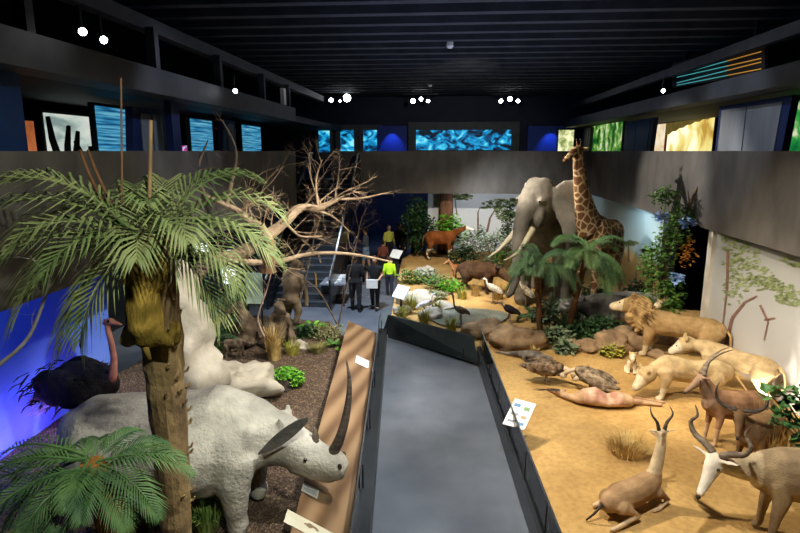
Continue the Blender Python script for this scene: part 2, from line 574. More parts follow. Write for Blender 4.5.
# right gallery: yellow diorama, green dioramas
lo, hi, z1, t = screen('lit_showcase', 'bright yellow-white showcase with tan draped shape on the right gallery', 'showcase', 9.4, 667, 712, 117, lit_mat('yellow_scene', ['#b08a3a', '#e0cf7a', '#fbf8d4'], 0.7, 0.9))
dr = MB((9.4, lo, 3.7))
prev = None
pts = [(9.3, hi, 5.0), (9.3, hi, z1)]
n = 12
for k in range(n + 1):
    pts.append((9.3, hi - (hi - lo) * k / n, z1))
for k in range(n, -1, -1):
    q = k / n
    pts.append((9.3, hi - (hi - lo) * q, z1 - 0.12 - 0.5 * (1 - q) ** 1.5 - 0.05 * ((k % 2))))
dr.slab(pts[1:], (0.04, 0, 0)); dr.build('draped_canvas', mat('tan_canvas', '#7d6a33', '#9c8746', rough=0.8, emit=0.25), t)  # canvas glows in place of lamp light falling on it
screen('lit_showcase', 'cream lit showcase with reddish frame beside the yellow showcase', 'showcase', 9.4, 655, 664, 118, lit_mat('cream_scene', ['#d7b98a', '#f7ecd0'], 0.6, 2), m_frame=mat('rust_frame', '#7a3a20', rough=0.6, emit=0.2, emit_c='#7a3a20'))
lo, hi, z1, t = screen('lit_showcase', 'green plant showcase on the right gallery between two blue partitions', 'showcase', 6.95, 592, 621, 124, lit_mat('green_scene', ['#0c3a14', '#2d7a2c', '#7fb043', '#dfe9c0'], 0.45, 2.2))
screen('lit_showcase', 'green plant showcase at the right edge of the picture', 'showcase', 7.6, 787, 818, 100, lit_mat('green_scene_near', ['#0a4a22', '#12803a', '#3fae4a', '#f0efc8'], 0.45, 2.0))
a, b = PY(559, 130, 28.7), PY(573, 151, 28.7)
t = thing('lit_showcase', 'narrow pale yellow showcase above the giraffe head', 'showcase', (a.x, 28.7, 3.6))
MB((a.x, 28.7, 3.6)).box((a.x - .06, 28.74, 3.6), (b.x + .06, 28.85, a.z + .06)).build('case', M_dark, t)
MB((a.x, 28.7, 3.6)).box((a.x, 28.7, 3.62), (b.x, 28.74, a.z)).build('picture', lit_mat('pale_scene', ['#6d7a3c', '#e9e8b6'], 0.8, 3), t)
# left gallery
M_text = lit_mat('blue_text_screen', ['#0d4f86', '#3ea0d0', '#7fd0ea'], 0.35, 2.6, (1, 0.3, 9), 0.1)
screen('text_screen', 'glowing light blue text screen with white lines by the antler display', 'screen', -6.6, 99, 130, 108, M_text)
screen('text_screen', 'glowing light blue text screen right of the dark blue post', 'screen', -6.6, 192, 213, 120, M_text)
screen('text_screen', 'glowing light blue text screen nearest the staircase', 'screen', -6.6, 243, 261, 126, M_text)
lo, hi, z1, t = screen('lit_showcase', 'white lit antler showcase on the left gallery', 'showcase', -8.2, 47, 112, 116, lit_mat('pale_room', ['#8fa5a0', '#cfe0d6', '#eef2e6'], 0.42, 1.0, (1, 1, 3)))
rnd = random.Random(5)
for k, (ya, yb, za, zb) in enumerate(((0.05, 0.22, 5.45, 3.75), (0.3, 0.24, 5.3, 3.75), (0.42, 0.30, 5.2, 3.75), (0.38, 0.66, 5.0, 3.8), (0.62, 0.58, 4.9, 3.75), (0.86, 0.66, 5.6, 3.8), (0.98, 0.84, 5.5, 3.8))):
    L = hi - lo
    y0, y1 = (lo + ya * L) * .927, (lo + yb * L) * .927
    b = MB((-7.6, y1, zb))
    pts = [(-7.6, y1 + (y0 - y1) * q + 0.05 * sin(q * 6 + k), zb + (za - zb) * q) for q in (0, .25, .5, .75, 1)]
    b.tube(pts, [0.09, 0.08, 0.07, 0.06, 0.04], 6)
    b.ell((-7.6, y1 + (y0 - y1) * .5, zb + (za - zb) * .45), (0.1, 0.14, 0.2))
    o = b.build('antler_trunk', M_dark, None, True, loc=(-7.6, y1, zb))
    props(o, ['first', 'second', 'third', 'fourth', 'fifth', 'sixth', 'seventh'][k] + ' from the left end of the dark trunks in the white antler showcase', 'trunk', 'dark trunks in the antler showcase')
o = MB((-7.0, 0, 0)).box((-7.05, PX(24, 140, -7).y, 3.7), (-6.95, PX(33, 140, -7).y, PX(28, 121, -7).z)).build('orange_panel', mat('orange_board', '#a8562c', '#c4703e', rough=0.6, emit=0.35, emit_c='#b05c30'), loc=(-7.0, 0, 0))
props(o, 'small orange upright panel beside the blue post on the left gallery', 'panel')
o = MB((-7.4, 0, 0)).box((-7.45, PX(180, 140, -7.4).y, 3.7), (-7.35, PX(188, 140, -7.4).y, 4.95)).build('magenta_display', lit_mat('magenta_scene', ['#111111', '#c63a9a', '#9fe0ff'], 0.5, 6), loc=(-7.4, 0, 0))
props(o, 'small magenta and cyan glowing display on the left gallery', 'screen')
light('gallery_left_light', 'AREA', (-6.4, 8.0, 5.7), (-6.4, 8.2, 3.7), 10, (0.45, 0.6, 1.0), 1.0, 9.0)
light('gallery_left_panel_light', 'SPOT', (-1.0, 9.5, 7.0), (-5.7, 10.3, 4.9), 160, (0.75, 0.8, 1.0), 0.1, angle=50)
light('gallery_right_panel_light', 'SPOT', (1.0, 11.5, 7.1), (6.6, 12.5, 4.9), 260, (0.8, 0.87, 1.0), 0.1, angle=40)
light('gallery_right_soffit_light', 'AREA', (9.0, 14.0, 4.4), (9.0, 14.2, 6.0), 12, (1.0, 0.85, 0.5), 0.6, 6.0)

# light tubes in the recess over the right gallery
t = thing('light_tube_array', 'slanting rows of teal and amber light tubes over the right gallery', 'lights', (6.5, 14, 6.4))
tube_t = mat('teal_tube', '#56c0c0', rough=0.4, emit=0.28)
tube_a = mat('amber_tube', '#d89a3c', rough=0.4, emit=0.28)
za = [(66, 42), (72, 48), (78, 55), (84, 63)]
for k in range(6):
    q = k / 5
    for (xa, xb, m) in ((677, 727, tube_t), (727, 761, tube_a)):
        def at(xx):
            e = (xx - 677) / 84
            top, bot = 66 - 24 * e, 86 - 18 * e
            yy = top + (bot - top) * q + (1.6 if (k % 2) else -1.6) * (e - 0.5)
            return PX(xx, yy, 6.5)
        MB((6.5, 14, 6.4)).cyl(at(xa), at(xb), 0.012, 5).build('tube', m, t)
MB((6.5, 14, 6.4)).slab([PX(672, 64, 6.56), PX(765, 38, 6.56), PX(765, 72, 6.56), PX(672, 88, 6.56)], (0.05, 0, 0)).build('back_board', M_dark, t)
for xx in (684, 752):
    a = PX(xx, 60, 6.58); MB((6.5, 14, 6.4)).box((6.58, a.y - .03, a.z), (6.64, a.y + .03, 7.96)).build('hanger', M_steel, t)

# ------------------------------------------------------------------ spotlights
def spotlight(label, loc, target, group=None, r=0.07, m=None, cat='spotlight'):
    loc = Vector(loc); d = (Vector(target) - loc).normalized()
    t = thing('ceiling_spotlight', label, cat, loc, 0, group)
    b = MB(); hs = b.tube([-d * 0.16, -d * 0.12, d * 0.06, d * 0.1], [r * 0.7, r, r, r * 1.12], 14)
    hs = b.build('housing', M_steel, t, True)
    MB().tube([d * 0.095, d * 0.115], [r * 0.98, r * 0.98], 14).build('lens', m or M_lens, hs)
    MB().box((-0.02, -0.02, 0), (0.02, 0.02, 0.3)).build('stem', M_steel, t)
    return t
G = 'spotlights of the far row under the ceiling'
eye = Vector((0, 3, 4.8))
for i, (px, py, r, lb) in enumerate(((331, 100, .09, 'small spotlight at the left of the far left cluster'), (340, 101, .05, 'dim spotlight in the middle of the far left cluster'), (347, 98, .17, 'brightest glaring spotlight of the far left cluster'),
                       (413, 101, .1, 'left spotlight of the far middle cluster'), (421, 99, .08, 'middle spotlight of the far middle cluster'), (428, 101, .07, 'right spotlight of the far middle cluster'),
                       (501, 101, .08, 'left spotlight of the far right cluster'), (510, 99, .1, 'middle spotlight of the far right cluster'), (518, 101, .08, 'right spotlight of the far right cluster'))):
    spotlight(lb, PY(px, py, 27.0), eye, G, r)
for px in (340, 421, 510):
    a = PY(px - 18, 96, 27.15); b = PY(px + 18, 96, 27.15)
    o = MB(a).box((a.x, a.y, a.z + .05), (b.x, a.y + .06, a.z + .11)).build('lighting_track', M_steel, loc=a)
    props(o, {340: 'dark track carrying the far left spotlight cluster', 421: 'dark track carrying the far middle spotlight cluster', 510: 'dark track carrying the far right spotlight cluster'}[px], 'track')
spotlight('left one of the two near spotlights above the left gallery', PX(81, 31, -4.45), (0, 2, 4.6), r=.045)
spotlight('right one of the two near spotlights above the left gallery', PX(101, 39, -4.45), (0.5, 3, 4.6), r=.045)
spotlight('small spotlight on the left fascia halfway down the hall', PX(234, 90, -4.5), (1, 4, 3), r=.045)
spotlight('small pale spotlight under the light tubes on the right', PX(663, 90, 5.9), (3, 6, 3), r=.05)
spotlight('dark unlit spotlight on the right fascia far down the hall', PX(547, 112, 5.7), (3, 12, 3), r=.1, m=mat('dull_lens', '#5a5a5a', rough=0.3))
for px, py, lb in ((450, 47, 'pale smoke detector on the ceiling, nearer one'), (430, 86, 'pale smoke detector on the ceiling, farther one')):
    q = ray(px, py); q = Vector((0, 0, CAM_H)) + q * ((7.38 - CAM_H) / q.z)
    o = MB(q).tube([q + Vector((0, 0, .58)), q + Vector((0, 0, .02)), q - Vector((0, 0, .03))], [.03, .09, .05], 14).build('smoke_detector', M_white, smooth=False, loc=q)
    props(o, lb, 'smoke detector')
o = MB((XL - .3, 17.2, 6.14)).box((XL - .12, 17.0, 6.14), (XL - .02, 17.25, 6.6)).build('white_plate', M_white, loc=(XL - .3, 17.2, 6.14)); props(o, 'small white upright plate on the end of the left fascia', 'plate')

# ------------------------------------------------------------------ grounds of the dioramas
def inside(x, y, poly):
    c = False
    for i in range(len(poly)):
        x1, y1 = poly[i]; x2, y2 = poly[i - 1]
        if (y1 > y) != (y2 > y) and x < (x2 - x1) * (y - y1) / (y2 - y1) + x1:
            c = not c
    return c

def gz(x, y):
    z = 0.33 + 0.035 * noise.noise(Vector((x * .7, y * .7, 0))) + 0.012 * noise.noise(Vector((x * 3, y * 3, 4)))
    if y > 16: z += min(0.2, (y - 16) * 0.04)
    return z

def gm(x, y):
    return 0.27 + 0.05 * noise.noise(Vector((x * .9, y * .9, 7))) + 0.03 * noise.noise(Vector((x * 4, y * 4, 9)))

def ground(name, poly, fn, m, step=0.12, z_bottom=0.0):
    """terrain clipped to a convex-ish outline, with a skirt down to the floor"""
    bm = bmesh.new()
    xs = [p[0] for p in poly]; ys = [p[1] for p in poly]
    nx = int((max(xs) - min(xs)) / step) + 1; ny = int((max(ys) - min(ys)) / (step * 1.6)) + 1
    g = bmesh.ops.create_grid(bm, x_segments=nx, y_segments=ny, size=0.5)
    for v in bm.verts:
        v.co.x = min(xs) + (v.co.x + 0.5) * (max(xs) - min(xs)); v.co.y = min(ys) + (v.co.y + 0.5) * (max(ys) - min(ys))
    n = len(poly)
    area = sum(poly[i][0] * poly[(i + 1) % n][1] - poly[(i + 1) % n][0] * poly[i][1] for i in range(n))
    pl = poly if area > 0 else poly[::-1]
    bm.verts.ensure_lookup_table()
    # cut along every edge line, then drop faces whose centre is outside
    for i in range(n):
        a, b = Vector((*pl[i], 0)), Vector((*pl[(i + 1) % n], 0))
        nrm = Vector((b.y - a.y, -(b.x - a.x), 0)).normalized()
        bmesh.ops.bisect_plane(bm, geom=bm.verts[:] + bm.edges[:] + bm.faces[:], plane_co=a, plane_no=nrm)
    dead = [f for f in bm.faces if not inside(f.calc_center_median().x, f.calc_center_median().y, pl)]
    bmesh.ops.delete(bm, geom=dead, context='FACES')
    for v in bm.verts: v.co.z = fn(v.co.x, v.co.y)
    bd = [e for e in bm.edges if e.is_boundary]
    r = bmesh.ops.extrude_edge_only(bm, edges=bd)
    for v in r['geom']:
        if isinstance(v, bmesh.types.BMVert): v.co.z = z_bottom
    me = bpy.data.meshes.new(name); bm.to_mesh(me); bm.free()
    o = link(name, me, m, smooth=True)
    return struct(o)

def sand_mat():
    t = NT('sand')
    tc = t.new('ShaderNodeTexCoord')
    a = t.new('ShaderNodeTexNoise'); a.inputs['Scale'].default_value = 1.1; a.inputs['Detail'].default_value = 8
    b = t.new('ShaderNodeTexNoise'); b.inputs['Scale'].default_value = 14; b.inputs['Detail'].default_value = 8
    t.link(tc.outputs['Object'], a.inputs['Vector']); t.link(tc.outputs['Object'], b.inputs['Vector'])
    cr = t.new('ShaderNodeValToRGB'); e = cr.color_ramp.elements
    e[0].position = .35; e[0].color = lin('#ae8a50'); e[1].position = .68; e[1].color = lin('#cda868')
    t.link(a.outputs['Fac'], cr.inputs['Fac'])
    mx = t.new('ShaderNodeMix', data_type='RGBA', blend_type='MULTIPLY'); mx.inputs[0].default_value = .35
    c2 = t.new('ShaderNodeValToRGB'); c2.color_ramp.elements[0].position = .35; c2.color_ramp.elements[0].color = (.45, .38, .28, 1); c2.color_ramp.elements[1].position = .6; c2.color_ramp.elements[1].color = (1, 1, 1, 1)
    t.link(b.outputs['Fac'], c2.inputs['Fac']); t.link(cr.outputs[0], mx.inputs[6]); t.link(c2.outputs[0], mx.inputs[7])
    t.link(mx.outputs[2], t.b.inputs['Base Color']); t.b.inputs['Roughness'].default_value = .95
    v = t.new('ShaderNodeTexNoise'); v.inputs['Scale'].default_value = 60; v.inputs['Detail'].default_value = 4
    t.link(tc.outputs['Object'], v.inputs['Vector'])
    ad = t.new('ShaderNodeMath', operation='ADD'); t.link(v.outputs['Fac'], ad.inputs[0]); t.link(b.outputs['Fac'], ad.inputs[1])
    bp = t.new('ShaderNodeBump'); bp.inputs['Strength'].default_value = .5; bp.inputs['Distance'].default_value = .03
    t.link(ad.outputs[0], bp.inputs['Height']); t.link(bp.outputs[0], t.b.inputs['Normal'])
    return t.m

def mulch_mat():
    t = NT('mulch')
    tc = t.new('ShaderNodeTexCoord')
    a = t.new('ShaderNodeTexVoronoi'); a.inputs['Scale'].default_value = 34
    b = t.new('ShaderNodeTexNoise'); b.inputs['Scale'].default_value = 9; b.inputs['Detail'].default_value = 10
    t.link(tc.outputs['Object'], a.inputs['Vector']); t.link(tc.outputs['Object'], b.inputs['Vector'])
    cr = t.new('ShaderNodeValToRGB'); e = cr.color_ramp.elements
    e[0].position = .0; e[0].color = lin('#362a20'); e[1].position = 1; e[1].color = lin('#b09474')
    x = e.new(.5); x.color = lin('#594636')
    mm = t.new('ShaderNodeMix', data_type='FLOAT'); mm.inputs[0].default_value = .5
    t.link(a.outputs['Color'], mm.inputs[2]); t.link(b.outputs['Fac'], mm.inputs[3]); t.link(mm.outputs[0], cr.inputs['Fac'])
    t.link(cr.outputs[0], t.b.inputs['Base Color']); t.b.inputs['Roughness'].default_value = .95
    bp = t.new('ShaderNodeBump'); bp.inputs['Strength'].default_value = .9; bp.inputs['Distance'].default_value = .04
    t.link(a.outputs['Distance'], bp.inputs['Height']); t.link(bp.outputs[0], t.b.inputs['Normal'])
    return t.m
M_sand = sand_mat(); M_mulch = mulch_mat()
SAND = [(1.42, 3.0), (1.06, 12.75), (-1.42, 15.1), (-1.66, 22.5), (-1.2, 24.6), (7.2, 24.6), (7.2, 3.0)]
MULCH = [(-1.45, 3.0), (-2.35, 13.2), (-3.0, 14.6), (-6.2, 15.2), (-6.9, 9.0), (-6.9, 3.0)]
ground('floor_sand', SAND, gz, M_sand)
ground('floor_mulch', MULCH, gm, M_mulch)

# ------------------------------------------------------------------ corridor barriers
def rail(name, label, a, b, side, wall_h=0.3, glass_h=0.62, ledge=None, n=5, m_low=None):
    """low black wall with a glass screen, steel cap and clamps"""
    a, b = Vector((*a, 0)), Vector((*b, 0))
    d = (b - a).normalized(); nrm = Vector((d.y, -d.x, 0)) * side
    t = thing(name, label, 'barrier', a)
    MB(a).slab([a, b, b + nrm * 0.12, a + nrm * 0.12], (0, 0, wall_h)).build('base_wall', m_low or M_ledge, t)
    g = nrm * 0.05
    gl = MB(a).slab([a + g + Vector((0, 0, wall_h)), b + g + Vector((0, 0, wall_h)), b + g * 1.3 + Vector((0, 0, wall_h + glass_h)), a + g * 1.3 + Vector((0, 0, wall_h + glass_h))], nrm * 0.012)
    gl.build('glass_screen', M_glass, t)
    MB(a).cyl(a + g * 1.3 + Vector((0, 0, wall_h + glass_h)), b + g * 1.3 + Vector((0, 0, wall_h + glass_h)), 0.014, 6).build('top_edge', M_metal, t)
    for k in range(n):
        p = a.lerp(b, (k + .5) / n) + g
        MB(a).cyl(p + Vector((0, 0, wall_h - .1)), p + g * .3 + Vector((0, 0, wall_h + .42)), 0.012, 6).build('clamp', M_steel, t)
    return t
M_glass = mat('clear_glass', '#ffffff', rough=0.02, trans=1.0, spec=0.3)
_n = M_glass.node_tree
_out = [x for x in _n.nodes if x.type == 'OUTPUT_MATERIAL'][0]
_tr = _n.nodes.new('ShaderNodeBsdfTransparent'); _tr.inputs[0].default_value = (.93, .96, .95, 1)
_gl = _n.nodes.new('ShaderNodeBsdfGlossy'); _gl.inputs['Roughness'].default_value = .03
_fr = _n.nodes.new('ShaderNodeFresnel'); _fr.inputs[0].default_value = 1.35
_mx = _n.nodes.new('ShaderNodeMixShader')
_n.links.new(_fr.outputs[0], _mx.inputs[0]); _n.links.new(_tr.outputs[0], _mx.inputs[1]); _n.links.new(_gl.outputs[0], _mx.inputs[2]); _n.links.new(_mx.outputs[0], _out.inputs[0])

rail('glass_barrier', 'long black barrier with glass screen between the walkway and the sand', (1.36, 3.0), (0.80, 12.75), 1, 0.34, 0.5, n=8)
# far barrier: a wide sloping dark green ledge closing the walkway
def ledge(name, label, quad, m, th=0.06, legs=True):
    c0 = Vector(quad[0]); t = thing(name, label, 'barrier', (c0.x, c0.y, 0))
    o = (c0.x, c0.y, 0)
    MB(o).slab([Vector(q) for q in quad], (0, 0, -th)).build('ledge', m, t)
    return t, o
M_gledge = mat('dark_green_ledge', '#1c2626', '#263232', rough=0.4, scale=5)
t, o = ledge('cross_barrier', 'wide dark green ledge closing the far end of the walkway', [PZ(383, 331, .12), PZ(478, 362, .12), PZ(474, 337, .62), PZ(388, 315, .62)], M_gledge)
MB(o).slab([PZ(388, 315, .62), PZ(474, 337, .62), PZ(474, 337, .62) * Vector((1, 1, 0)) if False else Vector((PZ(474, 337, .62).x, PZ(474, 337, .62).y, 0)), Vector((PZ(388, 315, .62).x, PZ(388, 315, .62).y, 0))], (0.02, 0.06, 0)).build('back_wall', M_ledge, t)
for px, py in ((396, 336), (463, 360)):
    q = PZ(px, py, .14)
    MB(o).cyl(q, q + Vector((0, -.05, .3)), .012, 6).build('clamp', M_steel, t)
# left barrier: flat black ledge, glass, and the sloping brown reading board
a0, a1 = Vector((-0.86, 3.0, 0)), Vector((-1.44, 14.0, 0))
t = thing('ledge_barrier', 'black ledge with glass screen along the left side of the walkway', 'barrier', a0)
MB(a0).slab([(-.60, 3, 0), (-1.42, 14.0, 0), (-1.60, 14.0, 0), (-.9, 3, 0)], (0, 0, .32)).build('ledge', M_ledge, t)
MB(a0).slab([(-.78, 3, .32), (-1.58, 14.0, .32), (-1.58, 14.0, .70), (-.78, 3, .70)], (-.012, 0, 0)).build('glass_screen', M_glass, t)
MB(a0).cyl((-.785, 3, .70), (-1.585, 14.0, .70), .012, 6).build('top_edge', M_metal, t)
for k in range(7):
    q = Vector((-.80, 3.6, .3)).lerp(Vector((-1.52, 13.6, .3)), k / 6)
    MB(a0).cyl(q, q + Vector((0, 0, .36)), .012, 6).build('clamp', M_steel, t)
M_board = mat('brown_board', '#6d4f36', '#a58663', rough=0.35, scale=0.9, detail=3, stretch=(1, .25, 1))
def plank_mat(name, c1, c2):
    t = NT(name); tc = t.new('ShaderNodeTexCoord'); w = t.new('ShaderNodeTexWave'); w.inputs['Scale'].default_value = 1.2; w.inputs['Distortion'].default_value = 3; w.inputs['Detail'].default_value = 3
    mp = t.new('ShaderNodeMapping'); mp.inputs['Scale'].default_value = (1, .35, 1); mp.inputs['Rotation'].default_value = (0, 0, .3)
    t.link(tc.outputs['Object'], mp.inputs[0]); t.link(mp.outputs[0], w.inputs['Vector'])
    cr = t.new('ShaderNodeValToRGB'); cr.color_ramp.elements[0].color = lin(c1); cr.color_ramp.elements[1].color = lin(c2)
    t.link(w.outputs['Fac'], cr.inputs[0]); t.link(cr.outputs[0], t.b.inputs['Base Color']); t.b.inputs['Roughness'].default_value = .35
    return t.m
M_board = plank_mat('brown_board', '#6b5038', '#9a7c5c')
b0, b1, b2, b3 = Vector((-.84, 3.0, .36)), Vector((-1.62, 13.4, .36)), Vector((-2.28, 13.2, .72)), Vector((-1.40, 3.0, .72))
t = thing('reading_board', 'long brown sloping reading board beside the mulch', 'board', (b0.x, 3, 0))
MB((b0.x, 3, 0)).slab([b0, b1, b2, b3], (0, 0, .03)).build('desk', M_board, t)
MB((b0.x, 3, 0)).slab([b3, b2, Vector((b2.x, b2.y, 0)), Vector((b3.x, b3.y, 0))], (.03, 0, 0)).build('back_wall', M_ledge, t)
M_ink = mat('grey_print', '#6b7280', '#8a8f9a', rough=.6, scale=20)
M_ink2 = mat('brown_print', '#7a5f42', '#9d8465', rough=.6, scale=20)
def on_board(u, v, lift=.035):      # u along 0..1, v across 0..1
    return b0.lerp(b1, u).lerp(b3.lerp(b2, u), v) + Vector((0, 0, lift))
def uv_of(px, py):
    best = None
    for i in range(400):
        for j in range(0, 21):
            q = on_board(i / 400, j / 20)
            # project
            d = q - Vector((0, 0, CAM_H)); yw = YAW
            xr = d.x * cos(yw) + d.y * sin(yw); yf = -d.x * sin(yw) + d.y * cos(yw)
            zc = yf * cos(PITCH) - d.z * sin(PITCH); uc = yf * sin(PITCH) + d.z * cos(PITCH)
            X_, Y_ = 400 + FPX * xr / zc, 266.5 - FPX * uc / zc
            e = (X_ - px) ** 2 + (Y_ - py) ** 2
            if best is None or e < best[0]: best = (e, i / 400, j / 20)
    return best[1], best[2]
def card(label, px, py, du, dv, lines=6, big=False):
    u, v = uv_of(px, py)
    t = thing('info_card', label, 'card', on_board(u, v))
    o = on_board(u, v)
    A = lambda s, r, l: on_board(u + s * du, v + r * dv, l)
    cd = MB(o).slab([A(-1, -1, .036), A(1, -1, .036), A(1, 1, .036), A(-1, 1, .036)], (0, 0, .006)).build('card', M_white if not big else mat('cream_card', '#cfc7ad', '#dcd5bd', rough=.5), t)
    m = MB(o)
    if big:
        m.tube([A(.1, -.2, .046), A(.35, -.1, .046), A(.45, .15, .046), A(.2, .3, .046), A(.05, .1, .046), A(.3, .02, .046)], .012, 5)
        m.build('drawing', M_ink2, cd)
    else:
        for k in range(lines):
            s = .75 - 1.5 * k / lines
            m.slab([A(s, -.8, .044), A(s - .08, -.8, .044), A(s - .08, .8 - .3 * (k % 3 == 2), .044), A(s, .8 - .3 * (k % 3 == 2), .044)], (0, 0, .001))
        m.build('print', M_ink, cd)
card('white text card on the brown board below the rhinoceros chin', 311, 491, .0085, .16)
card('large cream card with a brown drawing at the bottom edge of the brown board', 312, 530, .011, .5, big=True)
card('small white text card at the far end of the brown board', 362, 362, .02, .2)

# white sign over the sand beside the walkway
def sign(label, c, w, h, tilt, rz, post=True, pics=True, zbase=.33):
    c = Vector(c); t = thing('tilted_sign', label, 'sign', (c.x, c.y, zbase), rz)
    hh = c.z - zbase
    M = Matrix.Translation((0, 0, hh)) @ Matrix.Rotation(tilt, 4, 'X')
    def bx(a, b): 
        m = MB().box(a, b); m.v = [tuple(M @ Vector(p)) for p in m.v]; return m
    plate = bx((-w / 2, -h / 2, -.01), (w / 2, h / 2, .01)).build('plate', M_white, t)
    if pics:
        for i, (x, y, sx, sy, cc) in enumerate(((-.25, .28, .3, .12, '#4f7fa8'), (.22, .22, .26, .14, '#6f8f5a'), (-.2, -.05, .34, .1, '#8a8f9a'), (.24, -.1, .24, .1, '#b08a5c'), (-.22, -.32, .3, .08, '#7a8490'), (.24, -.34, .28, .1, '#4f7fa8'))):
            bx(((x - sx / 2) * w, (y - sy / 2) * h, .011), ((x + sx / 2) * w, (y + sy / 2) * h, .014)).build('picture', mat('print_%d' % i, cc, rough=.6), plate)
    MB().box((-.02, -.02, 0), (.02, .02, hh)).build('post', M_steel, t)
    return t
sign('white tilted picture sign standing on the sand by the long glass barrier', PZ(517, 414, .78) + Vector((.04, 0, 0)), .36, .5, .55, -.55)
sign('pale tilted sign on a post at the sand edge, nearer one by the cross barrier', PZ(401, 292, .95), .5, .4, .9, -.75, pics=False)
sign('pale tilted sign on a post at the sand edge, farther one', PZ(396, 254, 1.1), .5, .35, .9, -.7, pics=False)

# ------------------------------------------------------------------ painted walls of the dioramas
M_mur_far = mat('mural_far', '#c9d3dc', '#dfe4ea', rough=.8, scale=.5)
struct(MB().box((-.7, 24.7, 0), (6.5, 24.8, PB + .1)).build('wall_mural_far', M_mur_far))
def grad_mural(name, zs):
    t = NT(name); tc = t.new('ShaderNodeTexCoord'); s = t.new('ShaderNodeSeparateXYZ'); t.link(tc.outputs['Object'], s.inputs[0])
    n = t.new('ShaderNodeTexNoise'); n.inputs['Scale'].default_value = 1.3; n.inputs['Detail'].default_value = 6; t.link(tc.outputs['Object'], n.inputs['Vector'])
    ma = t.new('ShaderNodeMath', operation='MULTIPLY_ADD'); t.link(n.outputs['Fac'], ma.inputs[0]); ma.inputs[1].default_value = .4; t.link(s.outputs['Z'], ma.inputs[2])
    mr = t.new('ShaderNodeMapRange'); mr.inputs['From Min'].default_value = 0; mr.inputs['From Max'].default_value = 3.4; t.link(ma.outputs[0], mr.inputs['Value'])
    cr = t.new('ShaderNodeValToRGB'); e = cr.color_ramp.elements
    e[0].position = zs[0][0]; e[0].color = lin(zs[0][1]); e[1].position = zs[-1][0]; e[1].color = lin(zs[-1][1])
    for a, c in zs[1:-1]:
        x = e.new(a); x.color = lin(c)
    t.link(mr.outputs[0], cr.inputs[0]); t.link(cr.outputs[0], t.b.inputs['Base Color']); t.b.inputs['Roughness'].default_value = .8
    return t.m
M_mid = grad_mural('mural_savanna', [(.1, '#b98f4e'), (.48, '#c9a566'), (.53, '#a9a98a'), (.57, '#a9bcc0'), (.95, '#9db9c4')])
M_near = grad_mural('mural_acacia', [(.1, '#a08e78'), (.22, '#b4afa8'), (.6, '#a9abab'), (.95, '#8a8d8a')])  # brown ground, pale sky; darker top is light falloff put into the colour
struct(MB().box((6.1, 15.9, .2), (6.2, 24.6, 3.2)).build('wall_mural_middle', M_mid))
struct(MB().slab([(6.0, 13.0, .2), (6.35, 4.0, .2), (6.35, 4.0, 3.2), (6.0, 13.0, 3.2)], (.1, 0, 0)).build('wall_mural_near', M_near))
struct(MB().box((5.92, 12.95, .2), (6.12, 13.15, 3.15)).build('trim_6', mat('white_post', '#b9b4a8', '#cfcabf', rough=.6, scale=3)))
struct(MB().box((5.96, 15.55, .2), (6.2, 15.9, 3.15)).build('trim_7', mat('dark_post', '#232b38', '#2d3645', rough=.6, scale=3)))
struct(MB().box((7.2, 13.0, 0), (7.3, 16.0, 3.2)).build('wall_recess_right', mat('teal_dark', '#12383c', '#184649', rough=.7)))
M_ptree = mat('painted_leaf', '#6f7a52', '#93a072', rough=.85, scale=8)
M_pbark = mat('painted_bark', '#6d4f40', '#85655a', rough=.85, scale=6)
def painted_tree(parent_label, plane, trunk, blobs, branches, seed=1):
    """flat painted acacia: plane maps (px, py) to the wall"""
    rg = random.Random(seed)
    b = MB(); l = MB()
    for seq in [trunk] + branches:
        w0 = seq[0]
        P = seq[1:]
        for i in range(len(P) - 1):
            w = w0 * (1 - .7 * i / max(1, len(P) - 1))
            a, c = P[i], P[i + 1]
            d = Vector((c[0] - a[0], c[1] - a[1])); nn = Vector((-d.y, d.x)).normalized() * w / 2
            b.add([plane(a[0] + nn.x, a[1] + nn.y), plane(a[0] - nn.x, a[1] - nn.y), plane(c[0] - nn.x * .8, c[1] - nn.y * .8), plane(c[0] + nn.x * .8, c[1] + nn.y * .8)], [(0, 1, 2, 3)])
    for (x, y, rx, ry, rot) in blobs:
        for k in range(int(rx * 4.5)):
            w = rg.uniform(0, 2 * pi); q = sqrt(rg.random())
            dx, dy = cos(w) * q * rx, sin(w) * q * ry
            xx, yy = x + dx * cos(rot) - dy * sin(rot), y + dx * sin(rot) + dy * cos(rot)
            s = rg.uniform(.8, 2.2); tt = rg.uniform(0, pi)
            pts = [plane(xx + s * 1.6 * cos(rot + a_) * (1 if j % 2 else .7), yy + s * .6 * sin(a_)) for j, a_ in enumerate([0, 1, 2, 3.1, 4.2, 5.2])]
            l.add(pts, [(0, 1, 2, 3, 4, 5)])
    return b, l
def near_plane(px, py):
    r = ray(px, py); n0 = Vector((9.0, .35, 0)); P0 = Vector((6.0 - .012, 13.0, 0))
    # plane through P0 with normal n0
    s = (P0 - Vector((0, 0, CAM_H))).dot(n0) / r.dot(n0)
    return Vector((0, 0, CAM_H)) + r * s
def mid_plane(px, py): return PX(px, py, 6.085)
def far_plane(px, py): return PY(px, py, 24.685)
